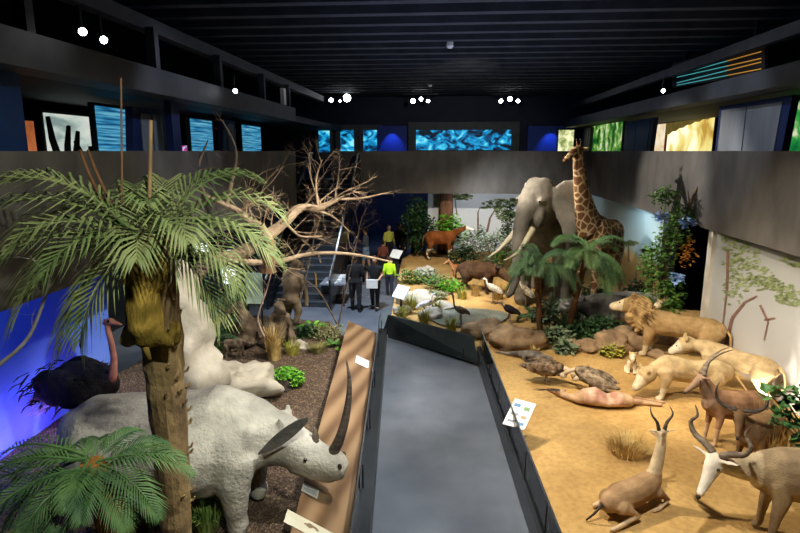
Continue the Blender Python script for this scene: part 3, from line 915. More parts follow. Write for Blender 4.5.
for nm, pl, args in (('near', near_plane, (dict(trunk=[4, (712 + 14, 345), (732, 318), (745, 302), (757, 296)], branches=[[2.5, (760, 305), (768, 322), (764, 340)], [2, (764, 320), (775, 318)], [3, (728, 250), (727, 290), (722, 330)]],
        blobs=[(742, 252, 20, 13, .5), (750, 275, 32, 13, .35), (735, 290, 12, 16, .2), (775, 285, 28, 6, .3), (735, 240, 14, 8, .4), (790, 300, 16, 5, .2), (795, 262, 14, 5, .3)]))),
        ('middle', mid_plane, (dict(trunk=[1.6, (649, 263), (649, 253)], branches=[[1.6, (629, 262), (628, 244)], [1.2, (636, 278), (636, 271)]], blobs=[(649, 251, 9, 2, 0), (630, 243, 7, 2.4, 0)]))),
        ('far', far_plane, (dict(trunk=[2.4, (487, 232), (490, 218), (496, 208)], branches=[[1.6, (478, 228), (478, 212), (480, 208)], [1.2, (457, 215), (455, 200), (462, 196)], [2, (478, 236), (478, 218)]], blobs=[(500, 204, 20, 5, -.1), (462, 197, 12, 3, 0), (505, 215, 12, 6, 0)])))):
    bb, ll = painted_tree('', pl, args['trunk'], args['blobs'], args['branches'], 3)
    par = bpy.data.objects['wall_mural_' + nm]
    bb.build('painted_trunk', M_pbark, par); ll.build('painted_foliage', M_ptree, par)

# left side under the gallery
struct(MB().box((-6.7, -1, 0), (-6.6, 10.4, PB)).build('wall_backdrop_blue', M_backdrop))
struct(MB().box((-11.5, 19.8, 0), (-5.2, 19.9, PB)).build('wall_left_recess', M_navy))
struct(MB().box((-9.0, 9.4, 0), (-8.9, 19.8, PB)).build('wall_left_recess_side', M_dark))

# stairs up to the gallery
t = thing('staircase', 'dark staircase with steel handrails rising behind the dead tree', 'staircase', (-4.35, 17.0, 0))
st = MB((-4.35, 17.0, 0)); M_step = mat('stair_grey', '#23272b', '#34393e', rough=.4, scale=4)
M_nose = mat('stair_nosing', '#4e565c', rough=.4)
n = 21
ns = MB((-4.35, 17.0, 0))
for k in range(n):
    z = 3.7 * (k + 1) / n; yy = 17.0 + 6.0 * k / n
    st.box((-5.3, yy, z - .176), (-3.5, yy + .32, z))
    ns.box((-5.3, yy - .01, z - .02), (-3.5, yy + .03, z + .004))
st.build('steps', M_step, t); ns.build('nosings', M_nose, t)
for x in (-5.38, -3.42):
    MB((-4.35, 17.0, 0)).slab([(x - .03, 16.6, 0), (x - .03, 17.0, 0.0), (x - .03, 23.2, 3.7), (x - .03, 23.2, 4.65), (x - .03, 22.8, 4.65), (x - .03, 16.6, .95)], (.06, 0, 0)).build('side_panel', mat('stair_side', '#16191d', '#22262b', rough=.25, scale=3), t)
    MB((-4.35, 17.0, 0)).tube([(x, 16.55, .98), (x, 22.8, 4.7), (x, 23.3, 4.72)], .04, 8).build('handrail', M_metal, t, True)
struct(MB().box((-5.6, 24.5, 0), (-5.4, 29, 3.1)).build('wall_stair', M_navy))
# ------------------------------------------------------------------ animals
def legF(x, y, top, r, dx=0.0, inn=.8, hoof=False):
    ft = r * (.75 if hoof else 1.05)
    return [(x, y * inn, top, r * 1.4, r * 1.9), (x - .03 * top, y, top * .72, r * 1.1, r * 1.3), (x + dx * .3, y, top * .46, r * .78, r * .85), (x + dx * .7, y, top * .24, r * .62), (x + dx, y, top * .09, r * .62), (x + dx + r * .8, y, ft * .55, ft, ft * .6)]


def legH(x, y, top, r, dx=0.0, inn=.75, hoof=False):
    ft = r * (.75 if hoof else 1.05)
    return [(x, y * inn, top, r * 1.7, r * 2.6), (x + .09 * top, y, top * .70, r * 1.4, r * 2.0), (x + .02 + dx * .3, y, top * .52, r, r * 1.2), (x - .13 * top + dx * .6, y, top * .36, r * .66, r * .8), (x - .10 * top + dx, y, top * .12, r * .6), (x - .06 * top + dx + r, y, ft * .55, ft, ft * .6)]


def sym(f, *a, **k):
    return f


def head_chain(p, d, prof, up=Vector((0, 0, 1))):
    """prof: (t, drop, a, b) along direction d from p"""
    p, d = Vector(p), Vector(d).normalized()
    side = d.cross(up).normalized(); u2 = side.cross(d)
    return [(*(p + d * t + u2 * dz), a, b) for t, dz, a, b in prof], side, u2


def eye(parent, p, r=.02):
    MB().ell(p, r, seg=8, rings=6).build('eye', EYE, parent, True)


def horn(parent, pts, r, m, name='horn', seg=8, rings=0):
    P = [Vector(p) for p in pts]
    # Catmull-Rom resample
    out = []
    for i in range(len(P) - 1):
        a, b, c, d = P[max(i - 1, 0)], P[i], P[i + 1], P[min(i + 2, len(P) - 1)]
        for k in range(5):
            t = k / 5
            out.append(0.5 * ((2 * b) + (c - a) * t + (2 * a - 5 * b + 4 * c - d) * t * t + (3 * b - a - 3 * c + d) * t ** 3))
    out.append(P[-1])
    n = len(out)
    rad = [r * (1 - .88 * (i / (n - 1)) ** 1.2) * (1 + (.13 * (i % 2) if rings else 0)) for i in range(n)]
    return MB().tube(out, rad, seg).build(name, m, parent, True)


# ---- rhinoceros (left, foreground)
t = thing('rhinoceros', 'large pale grey rhinoceros standing behind the big palm, facing the walkway', 'rhinoceros', (-3.05, 6.30, .27), 0, scale=.955)
GREY = '#a29b8f'
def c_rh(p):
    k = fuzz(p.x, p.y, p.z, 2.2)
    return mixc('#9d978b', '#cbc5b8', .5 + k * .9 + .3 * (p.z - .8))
ch = [[(-1.60, 0, 1.0, .30, .40), (-1.33, 0, 1.05, .54, .56), (-.9, 0, 1.02, .68, .62), (-.35, 0, 1.0, .76, .66), (.15, 0, 1.04, .76, .68), (.5, 0, 1.16, .62, .67), (.8, 0, 1.22, .44, .50)],
      [(.75, 0, 1.20, .40, .48), (1.05, -.02, 1.14, .30, .38), (1.28, -.03, 1.10, .26, .33)],
      [(1.20, -.03, 1.10, .25, .32), (1.42, -.05, 1.0, .23, .27), (1.64, -.07, .90, .19, .21), (1.82, -.08, .84, .18, .19), (1.90, -.08, .80, .18, .20)], [(1.35, -.04, .86, .18, .18), (1.6, -.07, .76, .16, .14), (1.84, -.08, .70, .13, .11)]]
for s in (1, -1):
    ch.append([(.62, s * .34, 1.0, .26, .36), (.64, s * .40, .72, .20, .24), (.66, s * .40, .48, .16, .17), (.66, s * .40, .24, .135), (.68, s * .40, .10, .15), (.72, s * .40, .06, .17, .09)])
    ch.append([(-1.15, s * .34, .98, .28, .46), (-1.05, s * .40, .68, .23, .30), (-1.16, s * .40, .45, .16, .19), (-1.2, s * .40, .22, .14), (-1.16, s * .40, .09, .15), (-1.12, s * .40, .06, .17, .09)])
ch.append([(-1.7, 0, 1.35, .05), (-1.86, 0, 1.1, .035), (-1.88, 0, .8, .03)])
el = [((1.22, -.20, 1.42), (.05, .035, .12), (0.2, -.2, 0)), ((1.22, .16, 1.42), (.05, .035, .12), (-.2, -.2, 0)),
      ((.55, -.42, 1.05), (.30, .20, .38)), ((-1.15, -.40, .98), (.36, .22, .42)), ((1.85, -.08, .93), (.13, .14, .10)), ((1.88, -.08, .70), (.13, .13, .07)), ((1.50, -.24, .98), (.06, .03, .05)), ((.78, -.33, 1.15), (.10, .12, .34), (0, .35, 0)), ((1.02, -.22, 1.05), (.05, .08, .26), (0, .35, 0))]
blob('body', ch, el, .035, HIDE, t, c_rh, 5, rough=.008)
horn(t, [(1.80, -.08, .94), (1.93, -.08, 1.2), (2.02, -.04, 1.55), (2.05, .02, 1.9), (2.0, .12, 2.16)], .075, HORN, seg=12)
horn(t, [(1.58, -.07, 1.04), (1.62, -.07, 1.22), (1.60, -.07, 1.34)], .07, HORN_L)
# long flat ear-like blade lying back along the neck
bl = MB(); M = 10
pts = []
for k in range(M + 1):
    q = k / M; w = .085 * sin(pi * min(1, q * 1.05 + .02)) ** .6 + .01
    pts.append((1.60 - .60 * q, -.36 - .1 * q, 1.58 - .42 * q + w))
for k in range(M, -1, -1):
    q = k / M; w = .085 * sin(pi * min(1, q * 1.05 + .02)) ** .6 + .01
    pts.append((1.60 - .60 * q, -.36 - .1 * q, 1.58 - .42 * q - w))
bl.slab(pts, (0, .035, 0)).build('ear', mat('dark_grey_ear', '#4c4a45', '#5f5c56', rough=.8, scale=6, bump=.3), t, label='dark grey long flat ear')
for s in (-.275, .16): eye(t, (1.53, s, 1.0), .025)
for s in (-.225, .065): MB().ell((1.95, s, .90), (.03, .02, .04), seg=8, rings=6).build('nostril', HOOF, t, True)

# ---- ostrich behind it
t = thing('ostrich', 'black ostrich with bare pink neck behind the rhinoceros', 'ostrich', PZ(90, 470, .27) * Vector((1, 1, 0)) + Vector((.35, .9, .27)), radians(-8), scale=1.05)
ox = PY(75, 400, 7.9)
t.location = (ox.x + .25, 7.75, .2); t.scale = (1.13,) * 3
def c_os(p): return mixc('#0c0b0d', '#2a2526', .4 + fuzz(p.x, p.y, p.z, 5))
ch = [[(-.45, 0, 1.0, .14, .13), (-.25, 0, 1.02, .27, .25), (.05, 0, 1.0, .34, .32), (.3, 0, 1.02, .28, .27), (.46, 0, 1.08, .14, .16)]]
el = [((-.1, -.26, 1.02), (.42, .12, .26), (0, .1, 0)), ((-.1, .26, 1.02), (.42, .12, .26), (0, .1, 0)), ((-.52, 0, .92), (.2, .17, .14), (0, -.6, 0))]
blob('body', ch, el, .025, FEATHER, t, c_os, 2, rough=.03)
rg = random.Random(3)
pl = MB()
for k in range(240):
    a = Vector((rg.uniform(-.62, .3), rg.uniform(-.36, .36), rg.uniform(.78, 1.25)))
    d = Vector((-rg.uniform(.12, .25), rg.uniform(-.05, .05), -rg.uniform(.02, .2)))
    pl.tube([a, a + d * .6, a + d + Vector((0, 0, -.04))], [(.02, .006), (.03, .006), (.004, .003)], 5)
pl.build('plumes', mat('black_plume', '#0b0a0b', '#1c191a', rough=.8), t)
pl = MB()
for k in range(36):
    a = Vector((-.56 + rg.uniform(-.08, .05), rg.uniform(-.2, .2), rg.uniform(.62, .9)))
    d = Vector((-rg.uniform(.1, .2), rg.uniform(-.08, .08), -rg.uniform(.08, .22)))
    pl.tube([a, a + d * .5, a + d], [(.02, .006), (.035, .006), (.006, .004)], 5)
pl.build('tail_feathers', mat('grey_plume', '#6d6a70', '#9a97a0', rough=.8), t, label='greyish white tail feathers')
M_pink = mat('pink_skin', '#a8685c', '#c88878', rough=.7, scale=9)
nk = MB().tube([(.45, -.02, 1.08), (.53, -.03, 1.2), (.57, -.03, 1.42), (.55, -.03, 1.65), (.52, -.03, 1.82), (.53, -.03, 1.9)], [(.09), .055, .042, .038, .036, .04], 10)
nk.build('neck', M_pink, t, True)
blob('head', [[(.50, -.03, 1.9, .05), (.58, -.03, 1.92, .05, .045), (.66, -.03, 1.9, .035, .025), (.73, -.03, 1.885, .025, .012)]], [], .012, M_pink, t, lambda p: lin('#b07a68'), 2)
for s in (-.08, .02): eye(t, (.585, s, 1.935), .016)
for s in (1, -1):
    MB().tube([(.02, s * .16, .8), (.08, s * .17, .62), (-.02, s * .17, .33), (.02, s * .17, .06), (.12, s * .17, .03)], [.10, .06, .035, .03, .03], 8).build('leg', M_pink, t, True)

# ---- monkey hugging the palm trunk
t = thing('baboon', 'golden olive baboon clinging to the big palm trunk with its back turned', 'baboon', (-2.66, 4.83, 3.0), 0)
trunk_baboon = t
def c_mk(p): return mixc('#6d5a26', '#a88a40', .5 + fuzz(p.x, p.y, p.z, 6) + .4 * (p.z - .4))
ch = [[(0, 0, .05, .15, .12), (0, -.02, .2, .20, .15), (0, -.03, .4, .185, .14), (0, -.01, .56, .16, .12), (0, .0, .66, .10, .09)]]
el = [((.02, -.05, .68), (.105, .11, .115)), ((.11, -.02, .70), (.03, .02, .035)), ((-.08, -.02, .70), (.03, .02, .035)), ((.02, .06, .65), (.05, .08, .05))]
for s in (1, -1):
    ch.append([(s * .13, -.01, .54, .06), (s * .17, .04, .68, .05), (s * .13, .10, .83, .042), (s * .09, .13, .90, .035)])
    ch.append([(s * .10, -.02, .10, .10), (s * .20, .02, .02, .08), (s * .21, .10, .14, .065), (s * .19, .14, .0, .05), (s * .16, .16, -.05, .04)])
blob('body', ch, el, .016, mat('monkey_fur', '#888888', 0.3, rough=.95, scale=14, bump=.7, bscale=50, attr=True, spec=.1, stretch=(1, 1, .3)), t, c_mk, 3, rough=.006)
MB().tube([(0, -.05, .05), (.02, -.09, -.02), (.04, -.08, -.12)], [.035, .03, .02], 8).build('tail', mat('monkey_tail', '#7a6226', '#94793a', rough=.95, scale=12), t, True)

# ---- baboons among the dead wood
def baboon(label, loc, rz, sc=1.0, pose='sit', tone=0):
    t = thing('baboon', label, 'baboon', loc, rz, 'baboons on the mulch by the dead tree', sc)
    def c(p): return mixc('#4d4033', '#83725d', .45 + fuzz(p.x, p.y, p.z, 6) + tone)
    if pose == 'sit':
        ch = [[(-.06, 0, .12, .18, .17), (-.05, 0, .3, .19, .17), (0, 0, .5, .18, .16), (.05, 0, .66, .13, .13)], [(.05, 0, .66, .10), (.12, 0, .78, .09)]]
        hd = [(.08, 0, .82, .10, .10), (.17, 0, .80, .075, .08), (.27, 0, .75, .05, .05), (.31, 0, .73, .045, .045)]
        for s in (1, -1):
            ch.append([(.03, s * .15, .6, .07), (.14, s * .19, .42, .05), (.22, s * .14, .22, .042), (.26, s * .12, .05, .04), (.31, s * .12, .03, .035, .02)])
            ch.append([(-.04, s * .12, .14, .11), (.12, s * .20, .28, .08), (.24, s * .18, .2, .06), (.22, s * .17, .05, .045), (.32, s * .17, .03, .04, .025)])
    elif pose == 'stand':
        ch = [[(-.05, 0, .55, .17, .15), (0, 0, .75, .19, .16), (.02, 0, .98, .21, .17), (.06, 0, 1.12, .15, .13)], [(.06, 0, 1.1, .11), (.12, 0, 1.24, .09)]]
        hd = [(.10, 0, 1.29, .10, .11), (.19, 0, 1.27, .075, .08), (.29, 0, 1.22, .055, .055), (.33, 0, 1.2, .045, .045)]
        for s in (1, -1):
            ch.append([(.05, s * .19, 1.05, .075), (.12, s * .25, .8, .055), (.16, s * .24, .55, .045), (.18, s * .22, .42, .04)])
            ch.append([(-.03, s * .11, .55, .11), (.03, s * .14, .32, .08), (-.04, s * .13, .1, .05), (.06, s * .13, .03, .05, .03)])
    else:
        ch = [[(-.32, 0, .42, .11, .12), (-.1, 0, .43, .13, .13), (.12, 0, .45, .14, .15), (.24, 0, .48, .1, .12)], [(.22, 0, .48, .09), (.34, 0, .52, .075)], [(-.4, 0, .44, .03), (-.5, 0, .42, .025), (-.55, 0, .3, .02)]]
        hd = [(.34, 0, .55, .085, .085), (.43, 0, .51, .06, .06), (.5, 0, .47, .04, .04), (.53, 0, .46, .035, .035)]
        for s in (1, -1):
            ch.append([(.16, s * .09, .42, .065), (.17, s * .1, .22, .042), (.18, s * .1, .04, .035), (.22, s * .1, .02, .035, .02)])
            ch.append([(-.28, s * .09, .4, .08), (-.22, s * .1, .24, .05), (-.3, s * .1, .12, .035), (-.26, s * .1, .02, .04, .02)])
    ch.append(hd)
    hx, hz = hd[0][0], hd[0][2]
    el = [((hx, s * .085, hz + .02), (.02, .02, .03)) for s in (1, -1)] + [((hx + .04, 0, hz + .05), (.05, .06, .03))]
    blob('body', ch, el, .016, FUR, t, c, 3, rough=.006)
    for s in (1, -1): eye(t, (hx + .105, s * .035, hz + .025), .012)
    MB().tube([(hd[-1][0] - .02, 0, hd[-1][2]), (hd[-1][0] + .035, 0, hd[-1][2] - .01)], [.042, .03], 8).build('muzzle', mat('dark_muzzle', '#2c231e', rough=.7), t, True)
    if pose != 'walk':
        z0 = .12 if pose == 'sit' else .58
        MB().tube([(-.2, 0, z0), (-.34, .03, z0 + .05), (-.42, .06, z0 - .12), (-.42, .08, max(.03, z0 - .5))], [.03, .025, .02, .012], 8).build('tail', FURB, t, True)
    return t
FURB = mat('brown_fur', '#5a4a3a', '#7a6852', rough=.95, scale=14)
def atz(px, py, fn=gm, base=.3):
    q = PZ(px, py, base); q.z = fn(q.x, q.y) - .01
    return q
baboon('tall baboon sitting upright facing away by the staircase', atz(293, 324), radians(60), 1.3, 'stand')
baboon('brown baboon sitting in front behind the dry grass tuft', atz(279, 345), radians(-50), 1.25, 'sit', .06)
baboon('dark baboon sitting left of the others by the pink twig', atz(247, 345), radians(-150), 1.25, 'sit', -.05)
baboon('small tan young baboon walking above the white boulder', atz(236, 356), radians(-10), .75, 'walk', .25)

# ---- elephant
ep = Vector((3.05, 16.9, .42))
t = thing('elephant', 'big grey elephant with long tusks and spread ears below the bridge', 'elephant', ep, radians(250))
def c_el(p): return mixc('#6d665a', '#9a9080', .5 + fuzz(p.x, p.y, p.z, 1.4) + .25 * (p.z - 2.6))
ch = [[(-1.9, 0, 2.1, .5, .7), (-1.4, 0, 2.25, .8, .95), (-.6, 0, 2.25, .95, 1.0), (.2, 0, 2.3, .9, .95), (.8, 0, 2.45, .6, .75)],
      [(.7, 0, 2.6, .5, .62), (1.2, 0, 2.85, .42, .52)]]
for s in (1, -1):
    ch.append([(.45, s * .5, 1.9, .36, .45), (.5, s * .55, 1.2, .27), (.5, s * .55, .6, .23), (.5, s * .55, .15, .24), (.52, s * .55, .06, .27)])
    ch.append([(-1.45, s * .5, 1.8, .42, .55), (-1.35, s * .52, 1.1, .30), (-1.45, s * .52, .6, .24), (-1.45, s * .52, .12, .25), (-1.43, s * .52, .06, .27)])
# head turned right (towards the left of the photograph)
hy = radians(-24)
hc = Vector((1.45, -.05, 3.0))
def H_(x, y, z):
    return (hc.x + x * cos(hy) - y * sin(hy), hc.y + x * sin(hy) + y * cos(hy), hc.z + z)
el = [(H_(0, 0, .08), (.54, .46, .60), (0, .15, hy)), (H_(-.02, .13, .42), (.32, .24, .28), (0, 0, hy)), (H_(-.02, -.13, .42), (.32, .24, .28), (0, 0, hy)), (H_(.42, 0, -.08), (.28, .30, .42), (0, 0, hy)),
      (H_(.30, .28, -.35), (.2, .13, .28), (0, 0, hy)), (H_(.30, -.28, -.35), (.2, .13, .28), (0, 0, hy)), (H_(.28, .36, .12), (.2, .08, .10), (0, 0, hy)), (H_(.28, -.36, .12), (.2, .08, .10), (0, 0, hy)), (H_(-.1, 0, -.5), (.25, .2, .15), (0, 0, hy))]
ch.append([(*H_(.45, 0, -.05), .28, .30), (*H_(.66, 0, -.45), .23, .24), (*H_(.78, 0, -.95), .18, .19), (*H_(.80, 0, -1.5), .145, .15), (*H_(.84, 0, -2.0), .11), (*H_(1.0, 0, -2.3), .09), (*H_(1.15, 0, -2.35), .08)])
ch.append([(-2.2, 0, 2.4, .06), (-2.4, 0, 1.9, .04), (-2.4, 0, 1.3, .035)])
# ears: broad slabs, fused into the body
ears = []
for s in (1, -1):
    fl = .72 if s > 0 else .60
    outl = []
    for (o, z) in ((0, .45), (.30, .62), (.70, .66), (1.02, .48), (1.15, .10), (1.08, -.30), (.86, -.68), (.62, -.98), (.42, -.9), (.28, -.55), (.10, -.35)):
        # ear plane swings back from the head by fl radians
        outl.append(H_(-.12 - o * cos(fl) * .70, s * ((.40 if s > 0 else .34) + o * sin(fl) * .88), z * (1 if s > 0 else .8)))
    d = Vector(H_(.085, s * .07, 0)) - Vector(H_(0, 0, 0))
    ears.append((outl if s < 0 else outl[::-1], d * 1.2))
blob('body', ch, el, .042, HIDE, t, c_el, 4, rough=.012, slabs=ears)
for s in (1, -1):
    horn(t, [H_(.50, s * .22, -.62), H_(.85, s * .27, -.92), H_(1.25, s * .30, -1.18), H_(1.70, s * .26, -1.30)], .095, IVORY, 'tusk', 10)
    eye(t, H_(.43, s * .36, .10), .035)
MB().tube([(-2.4, 0, 1.35), (-2.42, 0, 1.1)], [(.05, .03), (.01, .01)], 6).build('tail_tuft', HOOF, t)

# ---- giraffe
def giraffe_mat():
    t = NT('giraffe_coat'); tc = t.new('ShaderNodeTexCoord')
    n = t.new('ShaderNodeTexNoise'); n.inputs['Scale'].default_value = 3
    mx = t.new('ShaderNodeMix', data_type='VECTOR'); mx.inputs[0].default_value = .04
    t.link(tc.outputs['Object'], n.inputs['Vector']); t.link(tc.outputs['Object'], mx.inputs[4]); t.link(n.outputs['Color'], mx.inputs[5])
    v = t.new('ShaderNodeTexVoronoi', feature='DISTANCE_TO_EDGE'); v.inputs['Scale'].default_value = 5.2
    t.link(mx.outputs[1], v.inputs['Vector'])
    cr = t.new('ShaderNodeValToRGB'); e = cr.color_ramp.elements
    e[0].position = .07; e[0].color = lin('#c0a276'); e[1].position = .11; e[1].color = lin('#6a4324')
    t.link(v.outputs['Distance'], cr.inputs[0])
    at = t.new('ShaderNodeAttribute', attribute_name='Col')
    m2 = t.new('ShaderNodeMix', data_type='RGBA'); t.link(at.outputs['Fac'], m2.inputs[0]); t.link(cr.outputs[0], m2.inputs[6]); m2.inputs[7].default_value = lin('#c2ab86')
    t.link(m2.outputs[2], t.b.inputs['Base Color']); t.b.inputs['Roughness'].default_value = .85
    return t.m
gp = Vector((4.26, 15.75, .38))
t = thing('giraffe', 'tall giraffe raising its patched neck above the elephant ear', 'giraffe', gp, radians(222), scale=1.03)
def c_gi(p): 
    w = max(0, min(1, (.85 - p.z) * 2)) if p.z < 1.2 else 0
    w = max(w, .8 if (p.z > 4.25 and p.x > 1.75) else 0)
    return (w, w, w)
ch = [[(-.75, 0, 2.02, .22, .36), (-.55, 0, 2.08, .34, .42), (-.1, 0, 2.12, .36, .44), (.35, 0, 2.22, .32, .50), (.6, 0, 2.3, .22, .42)],
      [(.5, 0, 2.35, .26, .48), (.72, 0, 2.72, .21, .37), (.88, 0, 3.1, .17, .29), (1.02, 0, 3.5, .145, .22), (1.14, 0, 3.9, .125, .175), (1.22, 0, 4.18, .115, .14)],
      [(1.16, 0, 4.30, .11, .13), (1.32, 0, 4.29, .10, .12), (1.50, 0, 4.20, .075, .085), (1.66, 0, 4.10, .062, .062), (1.73, 0, 4.06, .055, .05)]]
for s in (1, -1):
    ch.append(legF(.48, s * .22, 1.95, .105, 0, .7, True)); ch.append(legH(-.58, s * .22, 1.9, .105, 0, .7, True))
el = [((1.14, s * .17, 4.36), (.035, .10, .05), (0, 0, s * .3)) for s in (1, -1)]
el += [((1.20, s * .055, 4.47), (.025, .025, .09)) for s in (1, -1)]
ch.append([(-.92, 0, 2.2, .03), (-1.0, 0, 1.8, .022), (-1.0, 0, 1.4, .02)])
blob('body', ch, el, .03, giraffe_mat(), t, c_gi, 3)
MB().tube([(.78, 0, 3.12), (.93, 0, 3.55), (1.05, 0, 3.95), (1.10, 0, 4.25)], [(.012, .05), (.012, .05), (.012, .05), (.01, .03)], 6).build('mane', mat('brown_mane', '#4a2c18', rough=.9), t)
MB().tube([(-1.0, 0, 1.45), (-1.0, 0, 1.1)], [(.035, .035), (.012, .012)], 6).build('tail_tuft', HOOF, t)
for s in (1, -1):
    MB().ell((1.20, s * .055, 4.56), .032, seg=8, rings=6).build('ossicone_tip', HOOF, t, True)
    eye(t, (1.40, s * .09, 4.28), .022)

# ---- lying grey hippopotamus behind the shrubs
hp = PY(622, 306, 14.7); hp.z = .34
t = thing('hippopotamus', 'long grey wrinkled hippopotamus lying behind the palm shrubs, pale muzzle', 'hippopotamus', hp, radians(178))
def c_hp(p):
    if p.x > 1.22: return mixc('#8a8580', '#d5d0c8', (p.x - 1.22) * 4)
    return mixc('#55524f', '#86827d', .5 + fuzz(p.x, p.y, p.z, 2.5) + .5 * sin(p.x * 16) * (1 if .5 < p.x < 1.2 else 0) * .6)
ch = [[(-1.3, 0, .38, .3, .3), (-.9, 0, .46, .48, .42), (-.2, 0, .48, .52, .42), (.4, 0, .48, .42, .38), (.8, 0, .5, .3, .3)],
      [(.7, 0, .52, .28, .28), (1.05, 0, .52, .22, .2), (1.3, 0, .48, .2, .16), (1.5, 0, .44, .21, .13)]]
for s in (1, -1):
    ch.append([(.35, s * .4, .3, .17), (.6, s * .5, .12, .13), (.85, s * .5, .08, .1, .08)])
    ch.append([(-.8, s * .4, .3, .22), (-.55, s * .55, .14, .15), (-.3, s * .56, .08, .11, .08)])
blob('body', ch, [((1.0, s * .18, .74), (.04, .03, .05)) for s in (1, -1)] + [((1.5, s * .1, .56), (.06, .05, .04)) for s in (1, -1)], .03, HIDE, t, c_hp, 3, rough=.008)

# ---- big cats
LION = '#b08c58'
def cat_head(ch, el, p, d, s=1.0):
    hc_, side, u2 = head_chain(p, d, [(-.04 * s, 0, .13 * s, .14 * s), (.07 * s, .01 * s, .14 * s, .145 * s), (.17 * s, -.03 * s, .10 * s, .10 * s), (.27 * s, -.055 * s, .075 * s, .075 * s), (.31 * s, -.065 * s, .065 * s, .065 * s)])
    ch.append(hc_)
    P, D = Vector(p), Vector(d).normalized()
    for sg in (1, -1):
        q = P + D * .0 + side * sg * .115 * s + u2 * .13 * s
        el.append((tuple(q), (.03 * s, .045 * s, .05 * s)))
    return P, D, side, u2

def cat_face(t, P, D, side, u2, s=1.0):
    for sg in (1, -1):
        eye(t, tuple(P + D * .19 * s + side * sg * .062 * s + u2 * .045 * s), .015 * s)
    q = P + D * .325 * s + u2 * -.035 * s
    MB().ell(tuple(q), (.03 * s, .03 * s, .02 * s), seg=8, rings=6).build('nose', HOOF, t, True)

def c_cat(P, D, s=1.0, base='#a68a60', pale='#d6c8a8', dark='#8a7048'):
    def c(p):
        k = fuzz(p.x, p.y, p.z, 3)
        col_ = mixc(dark, base, .75 + k)
        q = (p - P).dot(D)
        if -0.3 < q and (p - P).length < .42 * s and q > .13 * s: return mixc(col_, pale, .75)
        if p.z < .28: return mixc(col_, pale, .55)
        return col_
    return c

def lion_male():
    pos = Vector((5.0, 12.3, 0)); pos.z = gz(pos.x, pos.y)
    t = thing('lion', 'male lion with full dark mane standing and looking left over the rocks', 'lion', pos, radians(153), scale=.98)
    ch = [[(-.95, 0, .78, .14, .18), (-.75, 0, .80, .21, .25), (-.2, 0, .78, .22, .25), (.3, 0, .80, .23, .29), (.6, 0, .86, .17, .24)], [(.5, 0, .88, .2, .25), (.78, 0, 1.0, .16, .18)]]
    el = []
    P, D, side, u2 = cat_head(ch, el, (.9, 0, 1.08), (1, .12, .10), 1.32)
    for s in (1, -1):
        ch.append(legF(.48, s * .16, .78, .10, .04 * s)); ch.append(legH(-.78, s * .16, .80, .098, -.05 * s))
    blob('body', ch, el, .022, FUR, t, c_cat(P, D, 1.32), 4)
    cat_face(t, P, D, side, u2, 1.32)
    # mane: thick ruff with tufts
    b = MB(); rg = random.Random(4)
    b.ell((.70, 0, .95), (.30, .27, .36), (0, -.3, 0), 18, 12, .25, 3)
    b.ell((.86, 0, 1.12), (.17, .22, .25), (0, -.2, 0), 16, 10, .25, 8)
    b.ell((.58, 0, .78), (.26, .2, .30), (0, -.2, 0), 16, 10, .25, 5)
    for k in range(420):
        w = rg.uniform(0, 2 * pi); q = rg.uniform(0, 1)
        c0 = Vector((.88 - .38 * q, 0, 1.12 - .26 * q)); R = .21 + .09 * sin(q * pi)
        a = c0 + Vector((rg.uniform(-.05, .05), cos(w) * R * .85, sin(w) * R * 1.1))
        d = Vector((-.10 - .06 * rg.random(), cos(w) * .05, sin(w) * .03 - .09))
        b.tube([a, a + d * .6, a + d * 1.25], [.018, .014, .003], 4)
    b.build('mane', mat('lion_mane', '#6d5230', '#c0a06c', rough=.95, scale=5, detail=6, bump=.6, bscale=40, lo=.4, hi=.62), t)
    MB().tube([(-1.0, 0, .86), (-1.12, 0, .7), (-1.14, .02, .4), (-1.05, .03, .2)], [.035, .026, .02, .018], 8).build('tail', mat('tawny_tail', '#a07f4c', '#b8955e', rough=.9), t, True)
    MB().ell((-1.03, .03, .16), (.04, .04, .08)).build('tail_tuft', HOOF, t)
lion_male()

def lioness_stand():
    a, b = Vector((5.08, 10.85, 0)), Vector((5.66, 10.1, 0))
    d = (a - b).normalized(); pos = (a + b) / 2; pos.z = gz(pos.x, pos.y)
    t = thing('lioness', 'pale lioness standing broadside in front of the acacia mural', 'lioness', pos, math.atan2(d.y, d.x), scale=.85)
    ch = [[(-.85, 0, .84, .13, .17), (-.68, 0, .84, .19, .22), (-.2, 0, .80, .19, .23), (.3, 0, .82, .19, .26), (.55, 0, .88, .14, .2)], [(.5, 0, .9, .14, .19), (.80, .05, .90, .12, .14)]]
    el = []
    P, D, side, u2 = cat_head(ch, el, (.92, .12, .90), (.80, .62, -.40), 1.35)
    for s in (1, -1):
        ch.append(legF(.45, s * .14, .80, .090, .07 * s)); ch.append(legH(-.72, s * .14, .84, .092, -.08 * s))
    blob('body', ch, el, .022, FUR, t, c_cat(P, D, 1.3, '#b39c76', '#d6cbb0', '#968058'), 4)
    cat_face(t, P, D, side, u2, 1.35)
    MB().tube([(-.92, 0, .92), (-1.05, 0, .80), (-1.1, 0, .55), (-1.02, 0, .38)], [.035, .026, .022, .018], 8).build('tail', mat('tawny_tail_b', '#a98a5a', '#bd9d6c', rough=.9), t, True)
    MB().ell((-1.0, 0, .34), (.035, .035, .06)).build('tail_tuft', HOOF, t)
lioness_stand()

